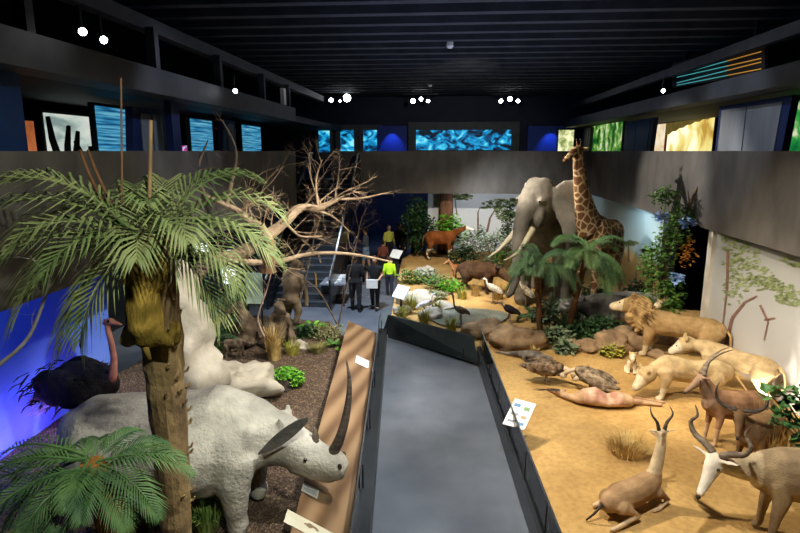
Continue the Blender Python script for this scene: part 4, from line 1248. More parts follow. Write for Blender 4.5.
def lioness_feed():
    pos = Vector((4.45, 10.2, 0)); pos.z = gz(pos.x, pos.y)
    t = thing('lioness', 'crouching lioness with lowered head feeding at the carcass', 'lioness', pos, radians(184), scale=.92)
    ch = [[(-.85, 0, .52, .14, .18), (-.62, 0, .56, .2, .24), (-.1, 0, .56, .2, .23), (.3, 0, .64, .2, .26), (.5, 0, .70, .15, .22)], [(.42, 0, .72, .14, .18), (.68, 0, .60, .11, .13)]]
    el = []
    P, D, side, u2 = cat_head(ch, el, (.74, 0, .50), (.8, .1, -.6), 1.2)
    for s in (1, -1):
        ch.append(legF(.38 + .08 * s, s * .15, .62, .088, .05)); ch.append([(-.6, s * .12, .5, .13, .2), (-.38, s * .2, .34, .11, .14), (-.5, s * .19, .16, .07, .08), (-.62, s * .18, .06, .06), (-.45, s * .18, .04, .07, .045)])
    blob('body', ch, el, .022, FUR, t, c_cat(P, D, 1.2, '#b8a078', '#dacdb0', '#9c855c'), 4)
    cat_face(t, P, D, side, u2, 1.0)
    MB().tube([(-.92, 0, .55), (-1.1, 0, .35), (-1.25, .1, .12), (-1.45, .15, .05)], [.035, .026, .02, .018], 8).build('tail', mat('tawny_tail_c', '#a98a5a', '#bd9d6c', rough=.9), t, True)
lioness_feed()

def lioness_lie():
    pos = PY(684, 332, 13.6); pos.z = gz(pos.x, pos.y) + .22
    t = thing('lioness', 'tawny lioness lying behind the male lion, only head and back showing', 'lioness', pos, radians(175), scale=1.0)
    ch = [[(-.7, 0, .3, .18, .2), (-.3, 0, .32, .22, .24), (.2, 0, .34, .2, .24), (.4, 0, .42, .14, .18)], [(.35, 0, .45, .12, .15), (.52, 0, .6, .1, .12)]]
    el = []
    P, D, side, u2 = cat_head(ch, el, (.56, 0, .70), (.7, .7, 0), .95)
    for s in (1, -1):
        ch.append([(.3, s * .16, .26, .1), (.35, s * .18, .08, .07), (.75, s * .17, .06, .06), (.9, s * .17, .05, .06, .045)])
        ch.append([(-.5, s * .18, .26, .14), (-.2, s * .26, .14, .1), (-.35, s * .3, .06, .06), (-.05, s * .3, .05, .06, .045)])
    blob('body', ch, el, .024, FUR, t, c_cat(P, D, .95), 4)
    cat_face(t, P, D, side, u2, .95)
    return t
tt = lioness_lie()
o = MB(tt.location).ell(tt.location + Vector((-.1, .1, -.25)), (1.1, .55, .36), (0, 0, 0), 20, 12, .25, 9).build('boulder', mat('brown_rock', '#6f5b45', '#9b8568', rough=.95, scale=4, bump=.6, bscale=14), None, True, loc=tt.location)
props(o, 'low brown boulder the lying lioness rests on', 'boulder')

def cub():
    pos = PZ(631, 372, .34); pos.z = gz(pos.x, pos.y)
    t = thing('lion_cub', 'small pale lion cub sitting beside the feeding lioness', 'lion cub', pos, radians(-105), scale=.95)
    ch = [[(-.08, 0, .08, .10, .1), (-.03, 0, .18, .10, .1), (.03, 0, .28, .08, .09)], [(.03, 0, .28, .07), (.07, 0, .36, .06)]]
    el = []
    P, D, side, u2 = cat_head(ch, el, (.08, 0, .40), (1, 0, -.05), .58)
    for s in (1, -1):
        ch.append([(.04, s * .06, .24, .045), (.08, s * .06, .1, .033), (.09, s * .06, .02, .035), (.13, s * .06, .02, .035, .02)])
        ch.append([(-.06, s * .08, .08, .07), (.05, s * .11, .08, .045), (.1, s * .11, .02, .035, .022)])
    blob('body', ch, el, .013, FUR, t, c_cat(P, D, .58, '#c8ae80', '#e4d8bc', '#ab9060'), 3)
    cat_face(t, P, D, side, u2, .58)
cub()

# ---- vultures and other birds
def bird(name, label, cat, pos, rz, L, stand, neck, beak, cols, body_tilt=0.0, group=None, head_c=None, m=FEATHER, hr=.28, wingcol=None, leg_c='#8a7a62', plump=1.0):
    """L body length; stand = leg length; neck: list of (x, z) from the breast, beak length"""
    t = thing(name, label, cat, pos, rz, group)
    H0 = stand + .18 * L
    ct, sn = cos(body_tilt), sin(body_tilt)
    def B(x, z): return (x * ct - z * sn, 0, H0 + x * sn + z * ct)
    ch = [[(*B(-.62 * L, .02 * L), .05 * L, .025 * L), (*B(-.4 * L, 0), .13 * L, .09 * L), (*B(-.1 * L, 0), .21 * L * plump, .20 * L * plump), (*B(.2 * L, 0), .19 * L * plump, .20 * L * plump), (*B(.38 * L, .02 * L), .1 * L, .12 * L)]]
    el = []
    for s in (1, -1):
        p = B(-.12 * L, .03 * L)
        el.append(((p[0], s * .18 * L * plump, p[2]), (.38 * L, .06 * L, .15 * L), (0, -body_tilt + .06, 0)))
    a, b = cols
    blob('body', ch, el, max(.009, L * .024), m, t, lambda p: mixc(a, b, .5 + fuzz(p.x, p.y, p.z, 9 / max(L, .3)) * 1.3 + (.35 if (wingcol and abs(p.y) > .17 * L) else 0)), 2, rough=.012 * L)
    pts = [B(.36 * L, .03 * L)] + [(q[0], 0, q[1]) for q in neck]
    nr = [.085 * L] + [.05 * L] * (len(neck) - 1) + [.055 * L]
    hc_ = head_c or b
    NM = mat(name + '_neck', hc_, rough=.8)
    MB().tube(pts, nr, 8).build('neck', NM, t, True)
    hx, hz = neck[-1]
    d = Vector((neck[-1][0] - neck[-2][0], 0, neck[-1][1] - neck[-2][1])).normalized()
    hd = MB().ell((hx + .02 * L, 0, hz), (.09 * L, .065 * L, .07 * L)); hd.build('head', NM, t, True)
    bd = Vector((1, 0, -.35)).normalized()
    p0 = Vector((hx + .08 * L, 0, hz))
    MB().tube([p0, p0 + bd * beak * .6, p0 + bd * beak + Vector((0, 0, -.02 * L))], [.035 * L, .028 * L, .006 * L], 6).build('beak', mat(name + '_beak', '#4b4034', rough=.5), t, True)
    LM = mat(name + '_leg', leg_c, rough=.8)
    for s in (1, -1):
        MB().tube([B(0, -.08 * L), (.03 * L, s * .1 * L, stand * .6), (.0, s * .1 * L, .03 * L), (.12 * L, s * .1 * L, .012)], [.06 * L, .03 * L, .022 * L, .02 * L], 6).build('leg', LM, t, True)
    # layered wing feathers
    rg = random.Random(len(label)); ws = {1: MB(), -1: MB()}
    for k in range(56):
        s = 1 if k % 2 else -1; w = ws[s]
        x = rg.uniform(-.35, .25) * L; z = rg.uniform(-.02, .16) * L
        p = Vector(B(x, z)); p.y = s * (.2 * L * plump * (1 - .4 * z / (.16 * L)) + .012 * L)
        q = p + Vector((-.2 * L * ct, 0, -.2 * L * sn - .035 * L))
        w.tube([p, (p + q) / 2, q], [(.012 * L, .03 * L), (.012 * L, .036 * L), (.004 * L, .008 * L)], 5)
    wm = mat(name + '_wing', cols[0], wingcol or cols[1], rough=.85, scale=12 / max(L, .3))
    for s in (1, -1): ws[s].build('wing', wm, t)
    return t
def on(px, py, base=.35):
    q = PZ(px, py, base); q.z = gz(q.x, q.y); return q
G = 'vultures at the carcass'
bird('vulture', 'speckled brown vulture bending forward on the left of the carcass', 'vulture', on(545, 383), radians(-8), .80, .18, [(.40, .33), (.50, .24), (.55, .15)], .08, ('#3b3025', '#87705a'), .0, G, '#c9b8a0', wingcol='#a08c74')
bird('vulture', 'grey brown vulture standing on the dead antelope', 'vulture', on(592, 395) + Vector((0, 0, .08)), radians(150), .80, .14, [(.36, .36), (.48, .30), (.54, .20)], .08, ('#4b4036', '#8d7c66'), .25, G, '#b8a58c', wingcol='#a8947a')
bird('marabou_stork', 'dark stork with white front by the palm shrub', 'stork', on(510, 323), radians(-160), .52, .30, [(.24, .52), (.26, .62), (.30, .62)], .16, ('#231f22', '#3c3739'), .5, head_c='#c8a890')
bird('crane', 'tall grey crane standing at the water behind the cross barrier', 'crane', on(461, 325), radians(200), .45, .34, [(.2, .56), (.22, .72), (.24, .84), (.27, .88)], .09, ('#5a5450', '#8f8478'), .45, head_c='#6a6058')
bird('white_ibis', 'white headed bird beside the brown buffalo', 'bird', on(493, 304), radians(170), .5, .38, [(.2, .6), (.22, .72), (.27, .74)], .14, ('#cfc8ba', '#ece6da'), .5, head_c='#f0ece4')
bird('secretary_bird', 'thin pale upright bird between the two palm shrubs', 'bird', on(526, 308), radians(160), .5, .42, [(.18, .66), (.22, .78), (.27, .80)], .1, ('#a8987c', '#ddd0b8'), .7, head_c='#e0d4bc')
bird('heron', 'small white heron standing left of the crane', 'bird', on(424, 314), radians(10), .42, .22, [(.2, .42), (.22, .55), (.27, .58)], .1, ('#d8d4cc', '#f2efe8'), .4, head_c='#f0ece4')

# ---- monitor lizard on the sand
q = on(527, 358); t = thing('monitor_lizard', 'small grey scaly reptile lying on the sand by the boulders', 'reptile', q, radians(-25))
blob('body', [[(-.75, 0, .03, .015), (-.5, 0, .05, .03), (-.25, 0, .08, .055), (0, 0, .11, .11, .09), (.22, 0, .12, .11, .09), (.36, 0, .12, .07, .06)], [(.34, 0, .12, .06), (.46, 0, .12, .055, .045), (.58, 0, .1, .03, .025)]]
     + [[(x, s * .07, .1, .04), (x + .04, s * .17, .07, .028), (x + .1, s * .19, .02, .025, .015)] for x in (.26, -.06) for s in (1, -1)], [], .014, HIDE, t, lambda p: mixc('#55504a', '#8d867c', .5 + fuzz(p.x, p.y, p.z, 9)), 2)

# ---- antelopes
def antelope_body(name, label, cat, pos, rz, sc, ch, el, colf, vox=.02, group=None):
    t = thing(name, label, cat, pos, rz, group, sc)
    blob('body', ch, el, vox, FUR, t, colf, 3)
    return t
def ant_head(ch, el, p, d, s=1.0, ear=.13):
    hc_, side, u2 = head_chain(p, d, [(-.03 * s, 0, .085 * s, .10 * s), (.08 * s, 0, .085 * s, .105 * s), (.2 * s, -.02 * s, .06 * s, .075 * s), (.34 * s, -.035 * s, .045 * s, .052 * s), (.42 * s, -.04 * s, .042 * s, .042 * s)])
    ch.append(hc_)
    P, D = Vector(p), Vector(d).normalized()
    for sg in (1, -1):
        a = P + side * sg * .08 * s + u2 * .05 * s
        b = a + side * sg * ear * s + u2 * .04 * s - D * .03 * s
        ch.append([(*a, .028 * s, .02 * s), (*((a + b) / 2), .038 * s, .018 * s), (*b, .012 * s, .01 * s)])
    return P, D, side, u2
def ant_face(t, P, D, side, u2, s=1.0):
    for sg in (1, -1): eye(t, tuple(P + D * .1 * s + side * sg * .08 * s + u2 * .03 * s), .018 * s)
    MB().ell(tuple(P + D * .455 * s - u2 * .04 * s), (.03 * s, .03 * s, .026 * s), seg=8, rings=6).build('nose', HOOF, t, True)
def vcol(base, dark, pale=None, pz=None, P=None, D=None, face=None):
    def c(p):
        k = mixc(dark, base, .7 + fuzz(p.x, p.y, p.z, 3.5))
        if pale and pz is not None and p.z < pz: k = mixc(k, pale, .7)
        if face and (p - P).dot(D) > -.05 and (p - P).length < .5: k = mixc(k, face, .85)
        return k
    return c

# gazelle kneeling in the foreground
a = on(606, 517); b = on(655, 500); d = (b - a)
pos = (a + b) / 2; pos.z = gz(pos.x, pos.y)
ch = [[(-.42, 0, .20, .10, .12), (-.25, 0, .24, .16, .18), (0, 0, .24, .16, .18), (.25, 0, .28, .14, .18), (.38, 0, .36, .09, .13)], [(.34, 0, .38, .08, .12), (.42, .02, .60, .065, .085), (.46, .03, .78, .058, .068), (.47, .04, .86, .055)],
      [(-.30, -.12, .2, .1), (-.1, -.2, .08, .05), (-.4, -.22, .04, .03), (-.55, -.22, .03, .025)], [(-.30, .12, .2, .1), (-.1, .2, .08, .05), (-.4, .22, .04, .03)],
      [(.32, -.1, .22, .07), (.5, -.12, .08, .035), (.3, -.16, .03, .028), (.2, -.16, .025, .025)], [(.32, .1, .22, .07), (.52, .1, .1, .035), (.62, .1, .03, .028), (.45, .12, .025, .025)]]
el = []
P, D, side, u2 = ant_head(ch, el, (.48, .05, .90), (.35, .85, -.25), .66, .2)
t = antelope_body('gazelle', 'fawn gazelle lying in the foreground with raised neck and short curved horns', 'gazelle', pos, math.atan2(d.y, d.x), 1.02, ch, el, vcol('#a98a66', '#86694a', '#cdb593', .1, P, D, '#d8c4a0'), .016)
ant_face(t, P, D, side, u2, .62)
for s in (1, -1):
    q = P + side * s * .035 + u2 * .05
    horn(t, [q, q + side * s * .03 + u2 * .10 - D * .02, q + side * s * .10 + u2 * .2 - D * .03, q + side * s * .09 + u2 * .29 + D * .02], .024, HORN, rings=1)
MB().tube([(-.48, 0, .22), (-.6, .02, .1), (-.68, .05, .03)], [.02, .015, .01], 6).build('tail', HOOF, t, True)

# kudu-like antelope with spread ringed horns, pale face (right foreground)
pos = Vector((4.32, 6.25, 0)); pos.z = gz(pos.x, pos.y)
ch = [[(-.75, 0, .80, .16, .2), (-.5, 0, .84, .25, .3), (0, 0, .80, .27, .32), (.4, 0, .80, .23, .30), (.62, 0, .82, .14, .22)], [(.52, 0, .84, .13, .2), (.78, .02, .84, .10, .15), (.98, .03, .86, .085, .11)]]
for s in (1, -1): ch.append(legF(.42, s * .16, .75, .07, .04, .8, True)); ch.append(legH(-.55, s * .16, .8, .075, 0, .8, True))
el = []
P, D, side, u2 = ant_head(ch, el, (1.05, .05, .90), (.50, .48, -.72), 1.0, .2)
def c_ku(p):
    k = mixc('#85725a', '#a28d6c', .6 + fuzz(p.x, p.y, p.z, 3))
    q = (p - P).dot(D)
    if q > -.06 and (p - P).length < .5: return mixc('#b8a88c', '#eee6d6', .55 + q)
    if p.x > .6: k = mixc(k, '#cbb998', .5)
    return k
t = antelope_body('antelope', 'pale fawn antelope with white face and spread ringed horns, lower right corner', 'antelope', pos, radians(172), 1.05, ch, el, c_ku, .022)
ant_face(t, P, D, side, u2, 1.0)
for s in (1, -1):
    q = P + side * s * .045 + Vector((-.0, 0, .07)); Z_ = Vector((0, 0, 1))
    horn(t, [q, q + side * s * .10 + Z_ * .07, q + side * s * .23 + Z_ * .13, q + side * s * .29 + Z_ * .25, q + side * s * .22 + Z_ * .36, q + side * s * .26 + Z_ * .47], .042, HORN_L, rings=1)

# antelope with long swept-back ringed horns
pos = on(728, 440); pos.z = gz(pos.x, pos.y)
ch = [[(-.7, 0, .62, .14, .16), (-.45, 0, .66, .2, .24), (0, 0, .68, .21, .26), (.32, 0, .74, .18, .25), (.48, 0, .84, .13, .19)], [(.42, 0, .88, .12, .17), (.55, 0, 1.05, .09, .13), (.62, 0, 1.17, .08, .1)]]
for s in (1, -1): ch.append(legF(.34, s * .12, .7, .055, .03, .8, True)); ch.append(legH(-.5, s * .12, .66, .06, 0, .8, True))
el = []
P, D, side, u2 = ant_head(ch, el, (.66, 0, 1.22), (.86, 0, -.5), .85, .17)
t = antelope_body('antelope', 'brown antelope with long swept back ringed horns and pink-brown neck', 'antelope', pos, radians(196), .90, ch, el, vcol('#9a7658', '#6d4e38', '#c4a684', .35, P, D, '#8d7460'), .018)
ant_face(t, P, D, side, u2, .85)
for s in (1, -1):
    q = P + side * s * .035 + Vector((-.0, 0, .07))
    horn(t, [q, q + Vector((-.05, s * .02, .16)), q + Vector((-.17, s * .05, .30)), q + Vector((-.34, s * .08, .39)), q + Vector((-.5, s * .09, .42))], .036, HORN_L, rings=1)
# antelope with dark lyre horns, behind the spread-horned one
pos = on(757, 462); pos.z = gz(pos.x, pos.y)
ch = [[(-.6, 0, .45, .14, .16), (-.35, 0, .5, .2, .24), (.05, 0, .52, .2, .25), (.35, 0, .56, .16, .22)], [(.3, 0, .6, .12, .17), (.45, -.05, .74, .09, .12), (.5, -.08, .82, .08, .1)]]
for s in (1, -1): ch.append(legF(.26, s * .13, .5, .055, .06, .8, True)); ch.append(legH(-.4, s * .13, .5, .06, 0, .8, True))
el = []
P, D, side, u2 = ant_head(ch, el, (.55, -.05, .88), (.70, .40, -.60), .8, .15)
t = antelope_body('antelope', 'darker brown antelope with wide dark lyre-shaped horns', 'antelope', pos, radians(215), 1.0, ch, el, vcol('#8d6f4c', '#55402a', '#b89c74', .2, P, D, '#6d543c'), .018)
ant_face(t, P, D, side, u2, .8)
for s in (1, -1):
    q = P + side * s * .04 + Vector((-.0, 0, .06))
    horn(t, [q, q + side * s * .13 + Vector((0, 0, .02)), q + side * s * .24 + Vector((0, 0, .10)), q + side * s * .27 + Vector((0, 0, .24)), q + side * s * .24 + Vector((0, 0, .36))], .036, HORN, rings=1)

# carcass of an antelope
pos = on(600, 404); pos.z = gz(pos.x, pos.y)
ch = [[(-.5, .04, .13, .13, .11), (-.32, .06, .17, .17, .13), (-.1, .05, .13, .2, .11), (.12, .04, .2, .2, .17), (.3, .02, .17, .16, .14), (.42, 0, .12, .11, .1)], [(.4, -.02, .12, .09), (.55, -.12, .09, .06), (.62, -.2, .09, .06)],
      [(-.4, -.1, .12, .09), (-.7, -.25, .05, .05), (-1.05, -.22, .04, .03), (-1.2, -.2, .03, .03)], [(-.4, .02, .12, .08), (-.75, -.1, .06, .05), (-1.1, -.05, .05, .03)],
      [(.3, -.12, .12, .07), (.1, -.32, .05, .035), (-.2, -.34, .04, .028), (-.35, -.3, .03, .03)], [(.2, -.1, .14, .06), (.0, -.28, .08, .035), (-.3, -.24, .06, .03)]]
el = []
P, D, side, u2 = ant_head(ch, el, (.66, -.24, .1), (.55, -.7, -.02), .72, .12)
def c_ca(p):
    if abs(p.x + .02) < .34 and p.z > .12: return mixc('#a87c68', '#cba890', .5 + .25 * sin(p.x * 40) + fuzz(p.x, p.y, p.z, 5))
    return mixc('#9a7658', '#c4a684', .5 + fuzz(p.x, p.y, p.z, 4))
t = antelope_body('antelope_carcass', 'dead antelope lying with open reddish ribs in front of the lioness', 'carcass', pos, radians(178), .98, ch, el, c_ca, .018)
ant_face(t, P, D, side, u2, .72)
for s in (1, -1):
    q = P + side * s * .03 + u2 * .04
    q.z = max(q.z, .08)
    horn(t, [q, q + Vector((.16, .02 * s, .03)), q + Vector((.34, .05 * s + .02, .02 + .02 * s)), q + Vector((.5, .04 * s + .05, .04 + .02 * s))], .024, HORN, rings=1)
# okapi-like forest antelope far behind
pos = on(441, 261, .5); pos.z = gz(pos.x, pos.y)
ch = [[(-.75, 0, 1.12, .16, .22), (-.5, 0, 1.15, .26, .33), (0, 0, 1.12, .28, .34), (.4, 0, 1.15, .24, .34), (.62, 0, 1.25, .15, .25)], [(.55, 0, 1.3, .13, .22), (.85, 0, 1.5, .10, .15), (1.1, 0, 1.62, .09, .11)]]
for s in (1, -1): ch.append(legF(.45, s * .17, 1.1, .075, .05 * s, .8, True)); ch.append(legH(-.58, s * .17, 1.1, .08, -.06 * s, .8, True))
el = []
P, D, side, u2 = ant_head(ch, el, (1.16, 0, 1.66), (.95, 0, -.12), 1.05, .16)
def c_ok(p):
    if p.z < .62: return mixc('#d8ccb8', '#5a3a24', 1.0 if (sin(p.z * 34) > .5) else 0)
    if (p - P).dot(D) > .06 and (p - P).length < .6: return lin('#e6dccb')
    return mixc('#6d3c1e', '#965a2e', .6 + fuzz(p.x, p.y, p.z, 3))
t = antelope_body('okapi', 'reddish brown okapi with white striped legs and pale face under the bridge', 'okapi', pos, radians(-12), .80, ch, el, c_ok, .026)
ant_face(t, P, D, side, u2, 1.05)
MB().tube([(-.88, 0, 1.2), (-.95, 0, .9), (-.95, 0, .65)], [.03, .02, .03], 6).build('tail', FURB, t, True)
# brown buffalo
pos = on(478, 293); pos.z = gz(pos.x, pos.y)
ch = [[(-.6, 0, .68, .16, .2), (-.4, 0, .7, .24, .27), (0, 0, .68, .26, .29), (.35, 0, .72, .22, .3), (.5, 0, .72, .15, .22)], [(.42, 0, .74, .16, .22), (.68, 0, .72, .14, .17)], [(.66, 0, .74, .14, .16), (.8, 0, .66, .12, .14), (.98, 0, .54, .09, .1), (1.04, 0, .5, .085, .085)]]
for s in (1, -1): ch.append(legF(.36, s * .16, .62, .075, 0, .8, True)); ch.append(legH(-.42, s * .16, .64, .08, 0, .8, True)); ch.append([(.7, s * .12, .8, .04), (.68, s * .28, .76, .05, .025), (.66, s * .34, .72, .02)])
t = antelope_body('buffalo', 'dark brown buffalo with curved horns standing behind the crane', 'buffalo', pos, radians(-28), 1.0, ch, [], vcol('#5c4432', '#3a291e'), .024)
for s in (1, -1):
    horn(t, [(.72, s * .06, .86), (.70, s * .22, .86), (.72, s * .34, .92), (.76, s * .32, 1.04)], .045, HORN)
    eye(t, (.84, s * .11, .70), .018)
MB().tube([(-.74, 0, .75), (-.8, 0, .5), (-.8, 0, .3)], [.025, .018, .028], 6).build('tail', HOOF, t, True)
# duiker
pos = on(459, 284); pos.z = gz(pos.x, pos.y)
ch = [[(-.28, 0, .42, .08, .1), (-.1, 0, .43, .11, .13), (.15, 0, .44, .1, .13), (.25, 0, .48, .07, .1)], [(.22, 0, .5, .06, .08), (.32, 0, .62, .045, .06), (.36, 0, .68, .045)]]
for s in (1, -1): ch.append(legF(.18, s * .07, .42, .03, 0, .8, True)); ch.append(legH(-.2, s * .07, .42, .033, 0, .8, True))
el = []
P, D, side, u2 = ant_head(ch, el, (.38, 0, .7), (.9, -.2, -.4), .5, .2)
t = antelope_body('duiker', 'small reddish antelope standing left of the brown buffalo', 'antelope', pos, radians(200), 1.0, ch, el, vcol('#a8683a', '#7c4724', '#d8c0a0', .15, P, D, '#c89468'), .013)
ant_face(t, P, D, side, u2, .5)
# ------------------------------------------------------------------ plants, rocks, dead wood
M_palm = mat('palm_leaf', '#5d7440', '#9aa06a', rough=.6, scale=2.2, spec=.4)
M_palm_d = mat('palm_leaf_dark', '#335634', '#62824a', rough=.55, scale=3)
M_palm_b = mat('palm_leaf_blue', '#33543a', '#5c7c50', rough=.55, scale=3)
M_trunk = mat('palm_fibre_trunk', '#5d4a32', '#9c8258', rough=.95, scale=3.5, detail=9, bump=.9, bscale=16, stretch=(1, 1, .6))
M_fibre = mat('orange_fibre', '#6a4218', '#a8702e', rough=.95, scale=7, bump=.9, bscale=22, stretch=(1, 1, .4))
M_leaf = mat('green_leaf', '#3c6a2c', '#6c9440', rough=.5, scale=3)
M_leaf_br = mat('bright_leaf', '#4f9a20', '#86c440', rough=.5, scale=3)
M_leaf_d = mat('dark_leaf', '#1f3c20', '#3d6036', rough=.55, scale=3)
M_leaf_g = mat('grey_green_leaf', '#53684e', '#8a9a7a', rough=.7, scale=3)
M_stem = mat('woody_stem', '#5a4632', '#7d6448', rough=.9, scale=8)
M_fibre_d = mat('dark_fibre', '#3f2a18', '#6d4a2c', rough=.95, scale=7, bump=.9, bscale=22, stretch=(1, 1, .4))
M_dry = mat('dry_grass', '#a88546', '#d6bb7c', rough=.9, scale=5)
M_grassg = mat('olive_grass', '#8a8e3a', '#c0b850', rough=.85, scale=4)
M_bark = mat('dead_wood', '#7d6a54', '#b39c80', rough=.9, scale=3, detail=8, bump=.5, bscale=20)
M_bark_d = mat('dark_twig', '#4d4034', '#77644f', rough=.95, scale=5)
M_rock_w = mat('white_plaster_rock', '#9c9484', '#c8c0b0', rough=.9, scale=2.2, detail=10, bump=.7, bscale=6)
M_rock_b = mat('brown_boulder', '#75604a', '#a68c6c', rough=.95, scale=3, detail=9, bump=.8, bscale=9)


def frond(b, o, az, el, L, n=30, ll=.30, w=.022, droop=1.0, rg=random, start=.14, fold=.5):
    """feather leaf: arching rib with two rows of leaflets"""
    o = Vector(o); N = 14
    d = Vector((cos(az) * cos(el), sin(az) * cos(el), sin(el)))
    side0 = Vector((-sin(az), cos(az), 0))
    P = [o.copy()]; cur = d.copy()
    for i in range(N):
        P.append(P[-1] + cur * (L / N))
        cur = (cur + Vector((0, 0, -1)) * (droop * (.035 + .13 * i / N))).normalized()
    b.tube(P, [.016 * (1 - .85 * i / N) * (L / 1.4 + .2) for i in range(N + 1)], 5)
    for i in range(n):
        q = start + (1 - start) * (i + .5) / n
        f = q * N; k = min(N - 1, int(f)); p = P[k].lerp(P[k + 1], f - k)
        t = (P[k + 1] - P[k]).normalized()
        sd = t.cross(Vector((0, 0, 1)))
        sd = sd.normalized() if sd.length > .05 else side0
        up = sd.cross(t)
        l = ll * (sin(pi * min(1, .16 + q * .86)) ** .65) * rg.uniform(.88, 1.06)
        for s in (1, -1):
            dr = (sd * s * (1 - .45 * q) + t * (.45 + .75 * q) + up * (.22 - .1 * rg.random())).normalized()
            p1 = p + dr * l * .5
            p2 = p + dr * l + Vector((0, 0, -l * .26 * droop))
            wv = (t - dr * t.dot(dr)).normalized() * w
            zz = up * w * fold
            b.add([p - wv * .4, p + wv * .4, p1 - wv, p1 + zz * .6, p1 + wv, p2], [(0, 3, 2), (0, 1, 3), (1, 4, 3), (2, 3, 5), (3, 4, 5)])


def palm(name, label, base, crown, r0, r1, fronds, m_leaf, m_trunk, ll=.3, w=.022, n=30, stubs=40, seed=1, group=None, cat='palm', mid=None, droop=1.0):
    rg = random.Random(seed)
    base, crown = Vector(base), Vector(crown)
    t = thing(name, label, cat, base, 0, group)
    b = MB(base); K = 26
    mid = Vector(mid) if mid is not None else (base + crown) / 2
    pts, rad = [], []
    for i in range(K + 1):
        q = i / K
        pts.append(base * (1 - q) ** 2 + mid * 2 * q * (1 - q) + crown * q * q)
        rad.append((r0 + (r1 - r0) * q) * (1 + .05 * (i % 2) + rg.uniform(-.03, .03)))
    b.tube(pts, rad, 16, rnd=.05, rng=rg)
    for k in range(stubs):
        q = rg.uniform(.25, .98); i = int(q * K); p = pts[i]; a = rg.uniform(0, 2 * pi)
        d = Vector((cos(a), sin(a), .25)); rr = rad[i]
        b.tube([p + d * rr * .85, p + d * (rr + .035), p + d * (rr + .05) + Vector((0, 0, .03))], [(.026, .016), (.024, .014), (.016, .01)], 6)
    b.build('trunk', m_trunk, t)
    for (az, el, L) in fronds:
        f = MB(base)
        frond(f, crown + Vector((cos(radians(az)) * r1 * .5, sin(radians(az)) * r1 * .5, rg.uniform(-.08, .06))), radians(az + rg.uniform(-6, 6)), radians(el), L, n, ll * (L ** .3), w, droop, rg)
        f.build('frond', m_leaf, t)
    return t

# big palm in the left foreground
crown = PY(150, 238, 5.0)
base = PY(176, 533, 5.15); base = Vector((base.x - .03, 5.2, gm(base.x, 5.2)))
base.x = PY(177, 560, 5.2).x
FR = [(180, 46, 1.75), (194, 36, 1.7), (170, 30, 1.5), (207, 22, 1.5), (222, 0, 1.35), (188, 8, 1.4), (232, 38, 1.2), (212, -30, 1.3), (250, -25, 1.1), (345, -28, 1.0), (158, 50, 1.2), (206, 54, 1.4), (240, 26, 1.0), (200, -32, 1.0),
      (8, 44, 1.35), (350, 30, 1.3), (18, 22, 1.25), (335, 12, 1.1), (318, 38, .95), (35, 58, 1.2), (62, 62, 1.1), (0, -5, .95), (98, 58, 1.1), (128, 56, 1.15), (285, 30, .8), (300, 62, .9), (145, 24, 1.2), (40, 18, 1.15)]
palm('palm_tree', 'big palm with thick fibrous trunk in the left foreground, monkey clinging to it', base, crown, .14, .205, FR, M_palm, M_trunk, ll=.50, w=.0135, n=18, stubs=44, seed=5, mid=Vector((PY(168, 400, 5.1).x, 5.15, 2.2)), droop=1.55)
trunk_baboon.location = Vector((crown.x + .03, 4.76, 3.08))
# fibres below the crown
fb = MB(base); rg = random.Random(8)
for k in range(130):
    a = rg.uniform(0, 2 * pi); p = crown + Vector((cos(a) * .17, sin(a) * .17, rg.uniform(-.15, .08)))
    d = Vector((cos(a) * .08, sin(a) * .08, -rg.uniform(.12, .35)))
    fb.tube([p, p + d * .5, p + d], [(.012, .004), (.01, .003), (.003, .002)], 4)
fb.build('fibre_skirt', M_trunk, bpy.data.objects['palm_tree'])

# small palm at the lower left corner
c2 = PY(92, 462, 4.05); bb = PY(122, 560, 4.1); bb = Vector((bb.x, 4.25, gm(bb.x, 4.25)))
palm('palm_tree', 'small green palm with orange fibrous trunk in the lower left corner', bb, c2, .11, .09,
     [(180, 12, .95), (195, -6, .95), (168, 4, .9), (210, -16, .9), (225, 10, .85), (240, -20, .8), (255, 0, .75), (270, -18, .7), (2, 16, .85), (345, 0, .8), (14, 28, .75), (325, -14, .65), (300, 12, .65), (55, 40, .45), (110, 24, .5), (140, 12, .6), (30, 34, .6), (200, 24, .8), (280, 20, .55), (186, -22, 1.05), (200, 6, 1.1), (172, 14, 1.1)],
     M_palm_d, M_fibre, ll=.27, w=.0085, n=24, stubs=30, seed=9, droop=1.1)

def tuft(name, label, pos, r, h, n, m, cat='grass', w=.008, lean=.5, seed=1, group=None):
    rg = random.Random(seed); pos = Vector(pos)
    b = MB(pos)
    for k in range(n):
        a = rg.uniform(0, 2 * pi); q = sqrt(rg.random()) * r * .6
        p = pos + Vector((cos(a) * q, sin(a) * q, -.02)); hh = h * rg.uniform(.55, 1.1)
        d = Vector((cos(a), sin(a), 0)) * rg.uniform(.1, lean) * hh
        m1 = p + d * .35 + Vector((0, 0, hh * .6)); t_ = p + d + Vector((0, 0, hh * rg.uniform(.75, 1)))
        sv = Vector((-sin(a), cos(a), 0)) * w
        b.add([p - sv, p + sv, m1 + sv * .8, m1 - sv * .8, t_], [(0, 1, 2, 3), (3, 2, 4)])
    o = b.build(name, m, loc=pos)
    return props(o, label, cat, group)

